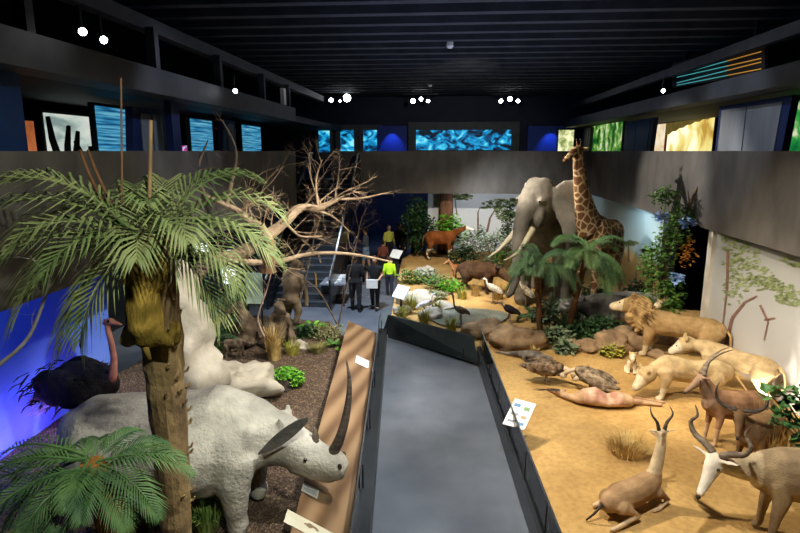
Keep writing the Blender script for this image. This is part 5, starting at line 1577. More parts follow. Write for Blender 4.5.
def leafball(b, c, r, n, s, rg, flat=.4, shape=1.8):
    c = Vector(c)
    for k in range(n):
        d = Vector((rg.gauss(0, 1), rg.gauss(0, 1), rg.gauss(0, 1))).normalized()
        p = c + Vector((d.x * r[0], d.y * r[1], d.z * r[2])) * (rg.random() ** .4)
        l = s * rg.uniform(.6, 1.2)
        a = Vector((rg.uniform(-1, 1), rg.uniform(-1, 1), rg.uniform(-.7, .5))).normalized()
        e = a.cross(Vector((rg.uniform(-.3, .3), rg.uniform(-.3, .3), 1))).normalized() * l / shape / 1.6
        nn = a.cross(e).normalized() * l * .12
        b.add([p, p + a * l * .5 + e, p + a * l * .5 - e, p + a * l, p + a * l * .5 + nn], [(0, 1, 4), (0, 4, 2), (1, 3, 4), (4, 3, 2)])

def shrub(name, label, pos, balls, n, s, m, cat='shrub', seed=1, group=None, stems=5, m_stem=None):
    """balls: list of (dx, dy, dz, rx, ry, rz) leaf masses"""
    rg = random.Random(seed); pos = Vector(pos)
    t = thing(name, label, cat, pos, 0, group)
    b = MB()
    tot = sum(q[3] * q[5] for q in balls)
    for q in balls:
        leafball(b, q[:3], q[3:], int(n * q[3] * q[5] / tot) + 8, s, rg)
    b.build('foliage', m, t)
    sb = MB()
    for k in range(stems):
        q = balls[k % len(balls)]
        a = Vector((rg.uniform(-.05, .05), rg.uniform(-.05, .05), -.02)); e = Vector(q[:3]) + Vector((rg.uniform(-.4, .4) * q[3], rg.uniform(-.4, .4) * q[4], q[5] * .5))
        md = a.lerp(e, .5) + Vector((rg.uniform(-.06, .06), rg.uniform(-.06, .06), 0))
        sb.tube([a, md, e], [.018, .012, .005], 5)
    sb.build('stem', m_stem or M_stem, t)
    return t

def broadleaf(name, label, pos, L, n, w, m, seed=1, cat='plant', up=.8):
    rg = random.Random(seed); pos = Vector(pos); t = thing(name, label, cat, pos)
    b = MB()
    for k in range(n):
        a = 2 * pi * k / n + rg.uniform(-.3, .3); e = rg.uniform(.35, 1.25) * up
        d = Vector((cos(a) * cos(e), sin(a) * cos(e), sin(e))); sd = Vector((-sin(a), cos(a), 0)); l = L * rg.uniform(.7, 1.1)
        P = [Vector((0, 0, 0)) + d * l * q + Vector((0, 0, -l * .45 * q * q)) for q in (0, .3, .6, .85, 1)]
        W = [w * .2, w * .8, w, w * .6, 0]
        vs = []; fs = []
        for p, ww in zip(P, W): vs += [p - sd * ww, p + Vector((0, 0, -ww * .3)), p + sd * ww]
        for i in range(4): fs += [(3 * i, 3 * i + 1, 3 * i + 4, 3 * i + 3), (3 * i + 1, 3 * i + 2, 3 * i + 5, 3 * i + 4)]
        b.add(vs, fs)
    b.build('leaves', m, t)
    MB().tube([(0, 0, -.03), (0, 0, .06)], [.03, .02], 8).build('stem', M_stem, t)
    return t

def rock(label, pos, r, m, seed=1, rough=.4, rot=0, name='boulder', cat='boulder', seg=22, group=None):
    pos = Vector(pos); b = MB(pos)
    b.ell(pos + Vector((0, 0, r[2] * .45)), r, (0, 0, rot), seg, 14, rough, seed)
    o = b.build(name, m, None, True, loc=pos)
    return props(o, label, cat, group)

# --- right diorama
def fr_ring(n, L, el0, el1, seed, az0=0):
    rg = random.Random(seed)
    return [(az0 + 360 * k / n + rg.uniform(-12, 12), rg.uniform(el0, el1), L * rg.uniform(.8, 1.1)) for k in range(n)]
b1 = on(540, 338); palm('palm_shrub', 'dark green palm shrub with slim trunk, left of the two before the elephant', b1, PY(538, 265, b1.y), .07, .06, fr_ring(20, 1.1, -25, 55, 2), M_palm_b, M_fibre_d, ll=.34, w=.010, n=28, stubs=20, seed=3, droop=1.7)
b2 = on(566, 337); palm('palm_shrub', 'dark green palm shrub with leaning trunk, right of the two before the elephant', b2, PY(588, 250, b2.y + .2), .075, .06, fr_ring(20, 1.15, -25, 55, 6), M_palm_d, M_fibre_d, ll=.36, w=.010, n=28, stubs=20, seed=4, droop=1.7)
Gu = 'low shrubs of the undergrowth before the palm shrubs'
for i, (px, py, r, h, m, lb) in enumerate(((556, 342, .34, .30, M_leaf_g, 'low grey-green shrub at the foot of the left palm shrub'), (580, 338, .40, .36, M_leaf_d, 'dark low shrub at the foot of the leaning palm shrub'),
        (603, 336, .42, .40, M_leaf_d, 'dark green shrub left of the boulders before the hippopotamus'), (622, 322, .45, .40, M_palm_b, 'blue-green shrub touching the back of the hippopotamus'), (545, 322, .34, .38, M_leaf_g, 'grey-green shrub behind the left palm trunk'),
        (574, 318, .40, .45, M_leaf_g, 'grey-green shrub behind the leaning palm trunk'), (636, 303, .33, .5, M_leaf_d, 'dark shrub between hippopotamus and giraffe'), (565, 352, .22, .2, M_leaf_g, 'smallest grey-green shrub at the sand edge'),
        (592, 348, .25, .22, M_leaf_d, 'small dark shrub at the sand edge'), (612, 356, .22, .22, M_grassg, 'yellow-green shrub between the two front boulders'), (590, 306, .5, .45, M_leaf_d, 'dark shrub under the muzzle of the hippopotamus'))):
    p = on(px, py); shrub('low_shrub', lb, p, [(0, 0, h * .6, r * 1.15, r * .95, h * .75)], 520, .12, m, seed=i + 20, group=Gu, stems=4)
rgx = random.Random(77)
for i, (px, py, h, lb) in enumerate(((552, 312, .6, 'leafy grey-green clump between the two palm trunks, far side'), (568, 328, .5, 'leafy clump right against the leaning palm trunk'), (586, 330, .5, 'narrow-leaved clump left of the brown boulders'), (598, 318, .6, 'tall leafy clump under the hippopotamus chin'), (615, 312, .5, 'leafy clump at the hippopotamus shoulder'), (532, 318, .5, 'leafy clump left of the left palm trunk'), (634, 318, .45, 'leafy clump just behind the male lion head'))):
    p = on(px, py); t = thing('fern', lb, 'fern', p, 0, 'ferns of the undergrowth')
    for (az, el, L) in fr_ring(11, h * 1.25, 25, 75, i + 3):
        f = MB(); frond(f, (0, 0, .0), radians(az), radians(el), L, 16, .17, .013, 1.6, rgx); f.build('frond', M_palm_d if i % 2 else M_leaf_g, t)
for i, (px, py, r, lb) in enumerate(((516, 347, (.62, .4, .34), 'wide brown boulder left of the palm trunks'), (610, 352, (.42, .34, .34), 'brown boulder at the front of the undergrowth'), (632, 346, (.5, .4, .38), 'brown boulder under the head of the male lion'),
        (588, 350, (.3, .25, .18), 'flat grey-brown boulder at the sand edge'), (571, 349, (.26, .2, .16), 'small boulder at the foot of the leaning palm shrub'), (484, 335, (.55, .4, .28), 'pale brown boulder right of the pond'),
        (655, 356, (.2, .2, .12), 'small boulder beside the lion cub'))):
    rock(lb, on(px, py), r, M_rock_b, i + 3)
for i, (px, py, r, lb) in enumerate(((415, 303, (.55, .4, .25), 'long white rock left of the pond'), (431, 318, (.3, .25, .2), 'white rock at the near side of the pond'), (402, 312, (.25, .2, .16), 'small white rock behind the cross barrier'),
        (443, 309, (.35, .25, .16), 'flat white rock beside the crane'), (425, 278, (.4, .3, .2), 'pale rock before the green bush'))):
    rock(lb, on(px, py), r, M_rock_w, i + 30)
pc = on(466, 318); pc.z = gz(pc.x, pc.y) + .035
pts = [pc + Vector((cos(a) * (1.1 + .15 * sin(3 * a)), sin(a) * (1.0 + .15 * cos(2 * a)), 0)) for a in [2 * pi * k / 28 for k in range(28)]]
o = MB(pc).slab(pts, (0, 0, .03)).build('pond_water', mat('pond_water', '#7d8478', '#979c8c', rough=.12, scale=2, spec=.6), loc=pc); props(o, 'shallow grey pond with cranes beside the cross barrier', 'water', kind='stuff')
for i, (px, py, m, h, lb) in enumerate(((402, 318, M_grassg, .5, 'yellow-green grass tuft at the left end of the cross barrier'), (411, 309, M_grassg, .6, 'tall yellow grass tuft before the long white rock'), (424, 323, M_grassg, .55, 'yellow grass tuft left of the crane'), (437, 314, M_grassg, .55, 'yellow grass tuft behind the crane'),
        (451, 330, M_grassg, .5, 'yellow grass tuft right behind the cross barrier'), (462, 300, M_grassg, .45, 'yellow grass tuft on the far side of the pond'), (475, 297, M_dry, .5, 'dry grass tuft below the brown buffalo'), (498, 300, M_dry, .7, 'tall dry grass right of the white-headed bird'),
        (474, 338, M_leaf_g, .3, 'grey-green grass tuft at the corner of the barriers'), (493, 325, M_leaf_g, .35, 'grey-green grass tuft on the pale boulder'), (516, 290, M_dry, .9, 'tall dry grass in front of the elephant'), (533, 356, M_dry, .3, 'thin dry grass tuft behind the reptile'), (560, 292, M_dry, .9, 'tall lit dry grass between elephant and giraffe'), (578, 290, M_dry, .8, 'tall lit dry grass at the giraffe front legs'))):
    tuft('grass_tuft', lb, on(px, py), .22, h, 90, m, seed=40 + i, group='grass tufts of the savanna')
tuft('grass_tuft', 'round dry yellow grass tuft lying open on the sand before the carcass', on(627, 452), .42, .30, 420, M_dry, lean=1.1, seed=61, w=.006)
tuft('grass_tuft', 'tall dry grass behind the spread-horned antelope at the right', on(772, 462), .45, .85, 520, M_dry, lean=.45, seed=62, w=.007)
tuft('grass_tuft', 'tall dry grass at the right edge below the leafy branch', on(800, 468), .45, .95, 480, M_dry, lean=.45, seed=63, w=.007)
tuft('grass_tuft', 'dry grass at the foot of the acacia mural', on(752, 425), .3, .40, 260, M_dry, lean=.5, seed=64, w=.006)
# far bushes
def far(px, py, base=.45): 
    p = PZ(px, py, base); p.z = gz(p.x, p.y); return p
p = far(416, 258); shrub('leafy_tree', 'tall dark green tree at the left end of the savanna under the bridge', p, [(0, 0, 1.9, .5, .5, .6), (-.2, 0, 1.4, .5, .5, .5), (.35, 0, 1.2, .55, .5, .6), (.1, 0, .6, .5, .5, .4)], 1500, .16, M_leaf_d, 'tree', 71)
p = far(448, 255); p.y = min(p.y, 23.0); shrub('bush', 'bright green bush behind the okapi', p, [(0, 0, 1.35, .62, .5, .5), (.25, 0, .95, .6, .5, .45)], 900, .15, M_leaf_br, 'bush', 72)
p = PY(446, 215, 24.1); p.z = .5; b = MB(p); b.tube([p, p + Vector((0, .1, 1.5)), p + Vector((.02, .1, 2.65))], [.34, .3, .27], 14, rnd=.06, rng=random.Random(2)); o = b.build('tree_trunk', mat('reddish_bark', '#5d3f2c', '#84604a', rough=.95, scale=4, bump=.7, bscale=14, stretch=(1, 1, .3)), None, True, loc=p); props(o, 'thick reddish brown tree trunk behind the bright green bush', 'tree')
for i, (px, py, w, h, m, lb) in enumerate(((474, 262, .75, 1.2, M_leaf_g, 'grey-green bush below the painted far tree'), (493, 264, .8, 1.1, M_leaf_g, 'grey-green bush left of the elephant tusks'), (462, 268, .6, .7, M_leaf_d, 'dark bush under the head of the okapi'), (505, 270, .5, .7, M_leaf, 'green bush between the tusks'),
        (484, 276, .6, .5, M_leaf_g, 'low grey-green bush behind the buffalo'), (520, 262, .6, 1.0, M_leaf_d, 'dark bush behind the elephant trunk'))):
    p = far(px, py); p.y = min(p.y, 23.3); shrub('bush', lb, p, [(0, 0, h * .55, w, w * .6, h * .5), (.2 * w, 0, h * .9, w * .5, w * .4, h * .3)], 520, .13, m, 'bush', 80 + i)
p = PY(508, 238, 20.5); p.z = gz(p.x, p.y); shrub('leafy_tree', 'slender dark tree left of the elephant forehead', p, [(0, 0, 2.1, .3, .3, .55), (-.05, 0, 1.4, .25, .25, .5)], 460, .12, M_leaf_d, 'tree', 87)
for i, (px, py, w, h, m, lb) in enumerate(((440, 290, .6, .45, M_leaf, 'fresh green low bush on the sand before the okapi'), (428, 285, .5, .5, M_leaf_g, 'grey-green low bush beside the sand sign'), (452, 293, .45, .35, M_leaf_br, 'light green low bush left of the buffalo'), (410, 286, .45, .5, M_leaf, 'green low bush at the walkway edge of the savanna'), (434, 300, .45, .3, M_leaf_g, 'pale low bush by the white rock'))):
    shrub('low_bush', lb, on(px, py), [(0, 0, h * .5, w, w * .7, h * .55)], 300, .11, m, 'bush', 90 + i)
# ficus beside the dark gap at the right wall
p = Vector((5.2, 13.7, gz(5.2, 13.7)))
t = shrub('ficus_tree', 'tall leafy green tree with blue flowers at the gap between the murals', p, [(.1, 0, 1.2, .5, .4, .55), (-.15, 0, 1.9, .45, .4, .5), (.15, 0, 2.5, .4, .35, .4), (.3, 0, 3.0, .42, .3, .3), (-.1, 0, 3.45, .35, .3, .25), (.15, 0, .75, .4, .35, .25)], 2100, .12, M_leaf, 'tree', 95, stems=12)
fl = MB(); rg = random.Random(4)
M_pet = mat('blue_petals', '#5f8ac8', '#9dbce8', rough=.7, scale=9)
for c_ in ((-.25, -.35, 3.0), (.28, -.35, 2.92), (.2, -.35, 1.6)):
    fl = MB(); leafball(fl, c_, (.2, .15, .14), 60, .10, rg, shape=1.1); fl.build('flower_cluster', M_pet, t)
ob = MB(); leafball(ob, (.42, -.2, 2.2), (.2, .15, .4), 90, .12, rg); ob.build('orange_leaves', mat('orange_leaf', '#b87a2e', '#d8a048', rough=.7, scale=9), t)
sb = MB(); sb.tube([(.1, 0, 2.2), (.35, -.1, 3.0), (.55, -.12, 3.7)], [.05, .04, .03], 7); sb.tube([(.3, -.1, 2.9), (.5, -.05, 3.4), (.6, 0, 3.6)], [.03, .02, .01], 6); sb.tube([(.42, -.1, 3.3), (.36, -.1, 3.6)], [.02, .008], 6); sb.build('bare_branch', M_bark_d, t)
# leafy branch at the right edge, in front
p = Vector((4.75, 6.6, gz(4.75, 6.6)))
t = thing('leafy_sapling', 'slim sapling with glossy green leaves at the right edge in front of the dry grass', 'sapling', p)
lb_ = MB(); rg = random.Random(11)
q0 = [PY(px, py, 6.55) - p for px, py in ((822, 470), (812, 430), (800, 405), (785, 400), (772, 396), (800, 425), (785, 420), (776, 418), (806, 440), (790, 412), (780, 390), (800, 388), (800, 450), (812, 400), (792, 395))]
for c_ in q0[1:]:
    leafball(lb_, c_, (.10, .10, .07), 9, .15, rg, shape=1.5)
lb_.build('foliage', mat('glossy_leaf', '#2f5c34', '#5f8c4c', rough=.35, scale=6), t)
sb = MB(); sb.tube([(0, 0, 0), (.1, 0, 1.2), q0[0]], [.03, .025, .02], 6)
for c_ in q0[1:]: sb.tube([q0[0], (q0[0] + c_) / 2 + Vector((0, 0, .06)), c_], [.012, .008, .004], 5)
sb.build('stem', M_stem, t)

# --- left diorama
wp = PY(196, 395, 8.9); wp = Vector((wp.x, 8.9, gm(wp.x, 8.9)))
b = MB(wp); rg = random.Random(6)
pts = [wp, wp + Vector((-.02, 0, .7)), wp + Vector((-.1, 0, 1.4)), wp + Vector((-.22, 0, 2.1)), wp + Vector((-.34, 0, 2.6)), wp + Vector((-.38, 0, 2.8))]
P2, R2 = [], []
for i in range(24):
    f = i / 23 * 5; k = min(4, int(f)); P2.append(pts[k].lerp(pts[k + 1], f - k)); R2.append([.58, .50, .43, .37, .30, .16][k] * (1 - (f - k)) + [.58, .50, .43, .37, .30, .16][k + 1] * (f - k))
b.tube(P2, R2, 22)
for i, v in enumerate(b.v):
    q = Vector(v); c_ = P2[min(23, i // 22)] - wp; dd = (q - c_); dd.z = 0
    b.v[i] = tuple(q + dd * (.5 * noise.noise(q * 1.7) + .35 * noise.noise(q * 4.5) + .22 * noise.noise(q * 11)))
o = b.build('termite_mound', M_rock_w, None, True, loc=wp); props(o, 'tall tapering white mound behind the big palm trunk', 'mound')
rock('rounded white boulder above the back of the rhinoceros', atz(243, 392), (.70, .42, .42), M_rock_w, 41, .6)
rock('smaller cream boulder at the foot of the tall white mound', atz(214, 384), (.34, .3, .34), M_rock_w, 43, .6)
rock('small flat white rock among the green plants', atz(300, 347), (.22, .16, .12), M_rock_w, 44, .5)
rock('tiny cream stone on the mulch beside the green bush', atz(268, 375), (.12, .1, .08), M_rock_w, 45, .5)
rock('dark grey lump by the green bush at the mulch', atz(282, 388), (.22, .18, .16), mat('dark_rock', '#2d2723', '#453c35', rough=.9, scale=4), 46, .4)
tuft('grass_tuft', 'tall tan grass tuft in front of the baboons', atz(274, 358), .22, .85, 240, M_dry, lean=.35, seed=101, w=.009)
tuft('grass_tuft', 'tan reed tuft at the left foot of the white mound', atz(186, 398), .25, .7, 160, M_dry, lean=.3, seed=102, w=.01)
tuft('grass_tuft', 'thin olive grass right of the tan tuft', atz(292, 352), .3, .35, 160, M_grassg, lean=.6, seed=103, w=.006)
tuft('grass_tuft', 'green grass clump at the rhinoceros front legs', PZ(207, 528, .3), .25, .55, 170, mat('fresh_blade', '#5a7d34', '#9ab060', rough=.6, scale=4), lean=.9, seed=104, w=.010)
tuft('grass_tuft', 'dry grass mat on the mulch below the broad leaves', atz(318, 350), .35, .22, 260, mat('olive_mat', '#6e6a3a', '#9c9458', rough=.9, scale=6), lean=1.2, seed=105, w=.006)
shrub('bush', 'bright green bush on the mulch above the rhinoceros', atz(287, 385), [(0, 0, .22, .30, .26, .2), (.18, 0, .18, .2, .2, .16)], 900, .075, M_leaf_br, 'bush', 110)
broadleaf('broadleaf_plant', 'green plant with long upright leaves at the far end of the mulch', atz(313, 326), .55, 13, .055, M_leaf_br, 111)
broadleaf('broadleaf_plant', 'light green broad-leaved plant in front of the staircase', atz(288, 344), .42, 12, .06, M_leaf_br, 112)
broadleaf('broadleaf_plant', 'green broad-leaved plant at the right corner of the mulch', atz(334, 344), .42, 14, .05, M_leaf, 113)
broadleaf('broadleaf_plant', 'pale green leafy rosette beside the right corner plant', atz(343, 350), .32, 12, .04, M_leaf_br, 114)
shrub('mound_bush', 'olive mossy mound at the right corner of the mulch', atz(328, 337), [(0, 0, .18, .5, .35, .22)], 600, .06, mat('moss_leaf', '#7a7a4a', '#a8a878', rough=.9, scale=5), 'bush', 115)
for i, (px, py, r, h, lb) in enumerate(((214, 345, .55, .9, 'dark fern bush left of the baboons'), (226, 330, .6, 1.0, 'dark fern bush behind the young baboon'), (238, 318, .4, 1.0, 'dark leafy bush behind the sitting baboons'), (307, 335, .3, .3, 'low dark plant at the end of the mulch'))):
    shrub('fern_bush', lb, atz(px, py), [(0, 0, h * .5, r, r * .7, h * .5)], 520, .12, M_leaf_d, 'bush', 120 + i)
tt_ = atz(200, 350); t = thing('fern', 'dark drooping fern behind the tall white mound', 'fern', tt_ + Vector((0, 0, .0)))
for (az, el, L) in fr_ring(13, 1.2, 20, 65, 12):
    f = MB(); frond(f, (0, 0, .02), radians(az), radians(el), L, 26, .22, .014, 1.6, random.Random(az)); f.build('frond', M_palm_d, t)

# nest with eggs
np_ = PZ(124, 502, .5); np_.z = gm(np_.x, np_.y)
nb = MB(np_); rg = random.Random(13)
for k in range(260):
    a = rg.uniform(0, 2 * pi); r = rg.uniform(.16, .42); p = np_ + Vector((cos(a) * r, sin(a) * r, .05 + .10 * sin((r - .1) / .32 * pi) + rg.uniform(0, .05)))
    d = Vector((-sin(a), cos(a), rg.uniform(-.2, .3))) * .12 + Vector((rg.uniform(-.05, .05), rg.uniform(-.05, .05), 0))
    nb.tube([p - d, p, p + d], [.005, .007, .004], 4)
nb.ell(np_ + Vector((0, 0, .02)), (.42, .42, .07), seg=18, rings=8, rough=.2)
o = nb.build('nest', mat('nest_straw', '#4d3a28', '#9a7c54', rough=.95, scale=14), loc=np_); props(o, 'round straw nest on the mulch below the rhinoceros belly', 'nest')
M_egg = mat('egg_shell', '#d8cfb4', '#ece4cc', rough=.35, scale=8)
for dx, dy, lb in ((-.09, .07, 'farthest cream egg in the straw nest'), (.09, .02, 'cream egg at the right in the straw nest'), (-.05, -.12, 'nearest cream egg in the straw nest')):
    p = np_ + Vector((dx, dy, .14)); o = MB(p).ell(p, (.085, .075, .07), (0, 0, dx * 9), 16, 10).build('ostrich_egg', M_egg, None, True, loc=p); props(o, lb, 'egg', 'eggs in the nest')

# --- dead tree and poles
def branch(b, a, d, L, r, depth, rg, wig=.35, kids=3, shrink=.62, up=0.0):
    P = [Vector(a)]; d = Vector(d).normalized(); N = 6
    for i in range(N):
        d = (d + Vector((rg.uniform(-wig, wig), rg.uniform(-wig, wig), rg.uniform(-wig, wig) + up)) * .45).normalized()
        P.append(P[-1] + d * L / N)
    b.tube(P, [r * (1 - .72 * i / N) for i in range(N + 1)], 6 if r > .02 else 4)
    if depth > 0:
        for k in range(kids):
            i = rg.randint(2, N); q = P[i]
            nd = (d + Vector((rg.uniform(-1, 1), rg.uniform(-.9, .9), rg.uniform(-.8, .9))) * 1.0).normalized()
            branch(b, q, nd, L * shrink * rg.uniform(.7, 1.1), r * .42, depth - 1, rg, wig, kids, shrink, up)

def limb(b, pts, r0, r1, rg, kids=0, kL=.6, seg=10, depth=2):
    P = [Vector(p) for p in pts]; out = []
    for i in range(len(P) - 1):
        a, m, c, d = P[max(i - 1, 0)], P[i], P[i + 1], P[min(i + 2, len(P) - 1)]
        for k in range(5):
            t_ = k / 5; out.append(0.5 * ((2 * m) + (c - a) * t_ + (2 * a - 5 * m + 4 * c - d) * t_ * t_ + (3 * m - a - 3 * c + d) * t_ ** 3))
    out.append(P[-1]); n = len(out)
    b.tube(out, [(r0 + (r1 - r0) * i / (n - 1)) * (1 + .1 * noise.noise(out[i] * 5)) for i in range(n)], seg, rnd=.04, rng=rg)
    for k in range(kids):
        i = rg.randint(n // 4, n - 1); dd = (out[min(i + 1, n - 1)] - out[max(i - 1, 0)]).normalized()
        nd = (dd * .5 + Vector((rg.uniform(-1, 1), rg.uniform(-.7, .7), rg.uniform(-.6, 1)))).normalized()
        branch(b, out[i], nd, kL * rg.uniform(.6, 1.2), max(.006, r1 * .45), depth, rg, .5)
base = PY(186, 350, 11.2); base.z = gm(base.x, base.y)
rg = random.Random(21)
t = thing('dead_tree', 'large leafless dead tree with pale trunk leaning over the mulch', 'tree', base)
def L_(seq): return [PY(*q) for q in seq]
b = MB(base); limb(b, [base, PY(190, 300, 11.0), PY(202, 268, 10.9), PY(238, 255, 11.0), PY(262, 240, 11.2), PY(285, 222, 11.5), PY(300, 208, 11.8), PY(318, 208, 12.0), PY(338, 199, 12.2)], .20, .05, rg, 16, .8)
b.build('trunk', M_bark, t)
for i, (seq, r0, r1, k) in enumerate((([(205, 262, 10.9), (240, 262, 10.8), (275, 262, 11.0), (310, 254, 11.3), (350, 254, 11.8), (392, 262, 12.4)], .075, .02, 6),
        ([(262, 270, 11.0), (272, 250, 11.1), (262, 228, 11.2), (250, 222, 11.2), (240, 212, 11.1), (226, 205, 11.0), (205, 196, 10.8)], .10, .04, 7),
        ([(240, 212, 11.1), (252, 200, 11.1), (260, 198, 11.1)], .03, .015, 2), ([(318, 208, 12.0), (316, 180, 12.0), (322, 160, 12.0)], .03, .012, 4), ([(300, 208, 11.8), (330, 215, 12.2), (350, 232, 12.6)], .03, .01, 5),
        ([(285, 222, 11.5), (300, 236, 11.7), (322, 236, 12.0)], .035, .012, 4), ([(338, 199, 12.2), (362, 198, 12.6), (390, 192, 13.0)], .035, .008, 7), ([(226, 205, 11.0), (232, 180, 11.0), (236, 150, 10.9), (222, 120, 10.8)], .05, .012, 6), ([(205, 196, 10.8), (198, 170, 10.8), (208, 140, 10.8)], .04, .012, 5))):
    b = MB(base); limb(b, [PY(*q) for q in seq], r0, r1, rg, int(k * 1.7) if i < 6 else 4, .8 if i < 6 else .4)
    b.build('limb', M_bark, t)
st_ = MB(base); limb(st_, [PY(268, 272, 11.0), PY(268, 258, 11.0), PY(270, 240, 11.1)], .17, .12, rg, 0); 
st_.build('broken_stump', mat('stump_bark', '#5d4430', '#8a6a4a', rough=.95, scale=4, bump=.9, bscale=14, stretch=(1, 1, .3)), t)
# second thicket of twigs
base2 = PY(338, 326, 13.6); base2.z = gm(base2.x, base2.y)
t = thing('twig_thicket', 'fine tangle of bare twigs beside the staircase handrail', 'branches', base2)
for s_, seq in enumerate(([(338, 326, 13.6), (318, 290, 13.4), (296, 276, 13.3)], [(300, 300, 13.2), (312, 250, 13.2), (318, 200, 13.3)], [(338, 326, 13.6), (352, 262, 13.5), (362, 215, 13.5)])):
    b = MB(base2); limb(b, [PY(*q) for q in seq], .022, .008, rg, 10 if s_ else 2, .7, 6, 3 if s_ else 1); b.build('branch', M_bark_d, t)
def single_branch(name, label, seq, r0, r1, m, kids=0, kL=.4, cat='branch'):
    a = PY(*seq[0]); b = MB(a); limb(b, [PY(*q) for q in seq], r0, r1, random.Random(len(label)), kids, kL, 8, 1)
    o = b.build(name, m, None, True, loc=a); return props(o, label, cat)
single_branch('pale_branch', 'pale bare branch in front of the blue backdrop at the left edge', [(-30, 385, 4.7), (0, 364, 4.7), (28, 338, 4.7), (44, 300, 4.7), (49, 278, 4.7), (30, 256, 4.7)], .022, .008, mat('pale_twig', '#a39c94', '#c8c2ba', rough=.8, scale=9), 2, .25)
single_branch('pink_twig', 'thin pinkish twig rising between the baboons', [(265, 338, 11.4), (258, 318, 11.4), (266, 292, 11.4), (272, 270, 11.4)], .022, .01, mat('pinkish_twig', '#a0826e', '#c0a490', rough=.8, scale=9), 2, .3)
# dry stalks standing up out of the crown of the big palm
pt = bpy.data.objects['palm_tree']; po = pt.location
for seq, r0, r1, m in (([(124, 225, 5.15), (122, 165, 5.2), (121, 78, 5.25)], .012, .009, mat('brown_stalk', '#6b4a34', '#8c6444', rough=.6, scale=4)), ([(149, 225, 5.3), (150, 180, 5.35), (151, 120, 5.4)], .022, .017, mat('tan_stalk', '#8a6c48', '#a88a60', rough=.6, scale=4)),
        ([(118, 225, 5.1), (92, 180, 5.15), (80, 150, 5.2)], .022, .014, mat('rust_stalk', '#5d3a20', '#7d5434', rough=.7, scale=5)), ([(124, 225, 5.2), (100, 180, 5.25), (88, 150, 5.3)], .02, .014, mat('rust_stalk_b', '#5d3a20', '#7d5434', rough=.7, scale=5))):
    b = MB(po); limb(b, [crown] + [PY(*q) for q in seq], r0, r1, random.Random(3), 0); b.build('dry_stalk', m, pt, True)

# ------------------------------------------------------------------ people
SKIN = mat('skin', '#b98a70', '#c89a80', rough=.6, scale=9)
def person(label, pos, rz, h=1.68, shirt='#222222', trousers='#1a1c22', hair='#1c1410', arm='down', long_hair=False, walk=.12, skirt=False, bare_arms=False, shorts=False):
    t = thing('person', label, 'person', pos, rz, None, h / 1.75)
    A = {}
    legs = []
    for s in (1, -1):
        f = s * walk
        legs.append([(0, s * .09, .93, .095), (f * .5, s * .10, .50, .062), (f - .02, s * .10, .10, .042), (f + .06, s * .10, .04, .045, .035), (f + .15, s * .10, .03, .035, .02)])
    tor = [(0, 0, .90, .16, .11), (0, 0, 1.05, .135, .095), (0, 0, 1.25, .165, .11), (0, 0, 1.40, .17, .095), (0, 0, 1.46, .09, .07)]
    nk = [(0, 0, 1.44, .055), (.01, 0, 1.54, .05)]
    arms = []
    for s in (1, -1):
        if arm == 'down' or (arm == 'bag' and s < 0): arms.append([(0, s * .18, 1.40, .052), (-.02, s * .24, 1.15, .042), (.06, s * .25, .90, .032), (.09, s * .25, .80, .035, .02)])
        elif arm == 'bag': arms.append([(0, s * .18, 1.40, .052), (-.05, s * .24, 1.15, .042), (.15, s * .16, 1.02, .032), (.22, s * .12, 1.0, .035, .02)])
        else: arms.append([(0, s * .18, 1.40, .052), (.03, s * .24, 1.15, .042), (.25, s * .14, 1.18, .032), (.33, s * .09, 1.24, .035, .025)])
    hd = [((.01, 0, 1.64), (.095, .075, .115)), ((.05, 0, 1.585), (.055, .05, .05)), ((.105, 0, 1.62), (.02, .015, .025)), ((.0, .078, 1.63), (.02, .012, .03)), ((0, -.078, 1.63), (.02, .012, .03))]
    blob('body', [tor, nk] + arms + legs, hd, .02, SKIN, t, None, 2)
    def inflate(ch, k=.014): return [[(*q[:3], q[3] + k, (q[4] if len(q) > 4 else q[3]) + k) for q in c_] for c_ in ch]
    blob('shirt', inflate([tor[:]] + [(a if not bare_arms else a[:1] + [tuple(a[0][i] * .5 + a[1][i] * .5 for i in range(4))]) if bare_arms else a[:3] for a in arms]), [], .02, mat('shirt', shirt, rough=.9), t, None, 2)
    if skirt: MB().tube([(0, 0, .98), (0, 0, .55)], [(.16, .13), (.24, .2)], 14).build('skirt', mat('skirt', trousers, rough=.9), t, True)
    else: blob('trousers', inflate([[(0, 0, 1.0, .145, .10), (0, 0, .9, .165, .12)]] + [(l[:2] if shorts else l[:3]) for l in legs], .016), [], .02, mat('trousers', trousers, rough=.9), t, None, 2)
    el = [((-.02, 0, 1.67), (.10, .09, .11))]
    chh = [[(-.07, 0, 1.66, .075, .04), (-.09, 0, 1.5, .085, .035), (-.09, 0, 1.38, .07, .03)]] if long_hair else []
    hm = blob('hair', chh, el, .018, mat('hair', hair, rough=.8), t, None, 2)
    for v in hm.data.vertices:
        if v.co.x > .03 and v.co.z < 1.70: v.co.x = .03
    for s in (1, -1):
        f = s * walk
        MB().ell((f + .06, s * .10, .04), (.14, .055, .05), seg=12, rings=8).build('shoe', M_steel, t, True)
        eye(t, (.092, s * .032, 1.65), .009)
    return t
pw = PZ(375, 309, 0)
tp = person('woman in black with long brown hair and a white bag in the passage', (pw.x, pw.y, 0), radians(-95), 1.66, '#131316', '#17181c', '#4a2c1c', 'bag', True, bare_arms=True)
q = pw + Vector((-.16, -.32, 0)); bg = thing('handbag', 'white rectangular handbag carried by the woman in black', 'bag', (pw.x - .05, pw.y - .26, .86))
MB().box((-.17, -.05, -.13), (.17, .05, .13)).build('bag_body', M_white, bg); MB().tube([(-.12, 0, .12), (-.13, .08, .4), (.0, .16, .62), (.12, .08, .4), (.12, 0, .12)], .010, 6).build('strap', M_steel, bg)
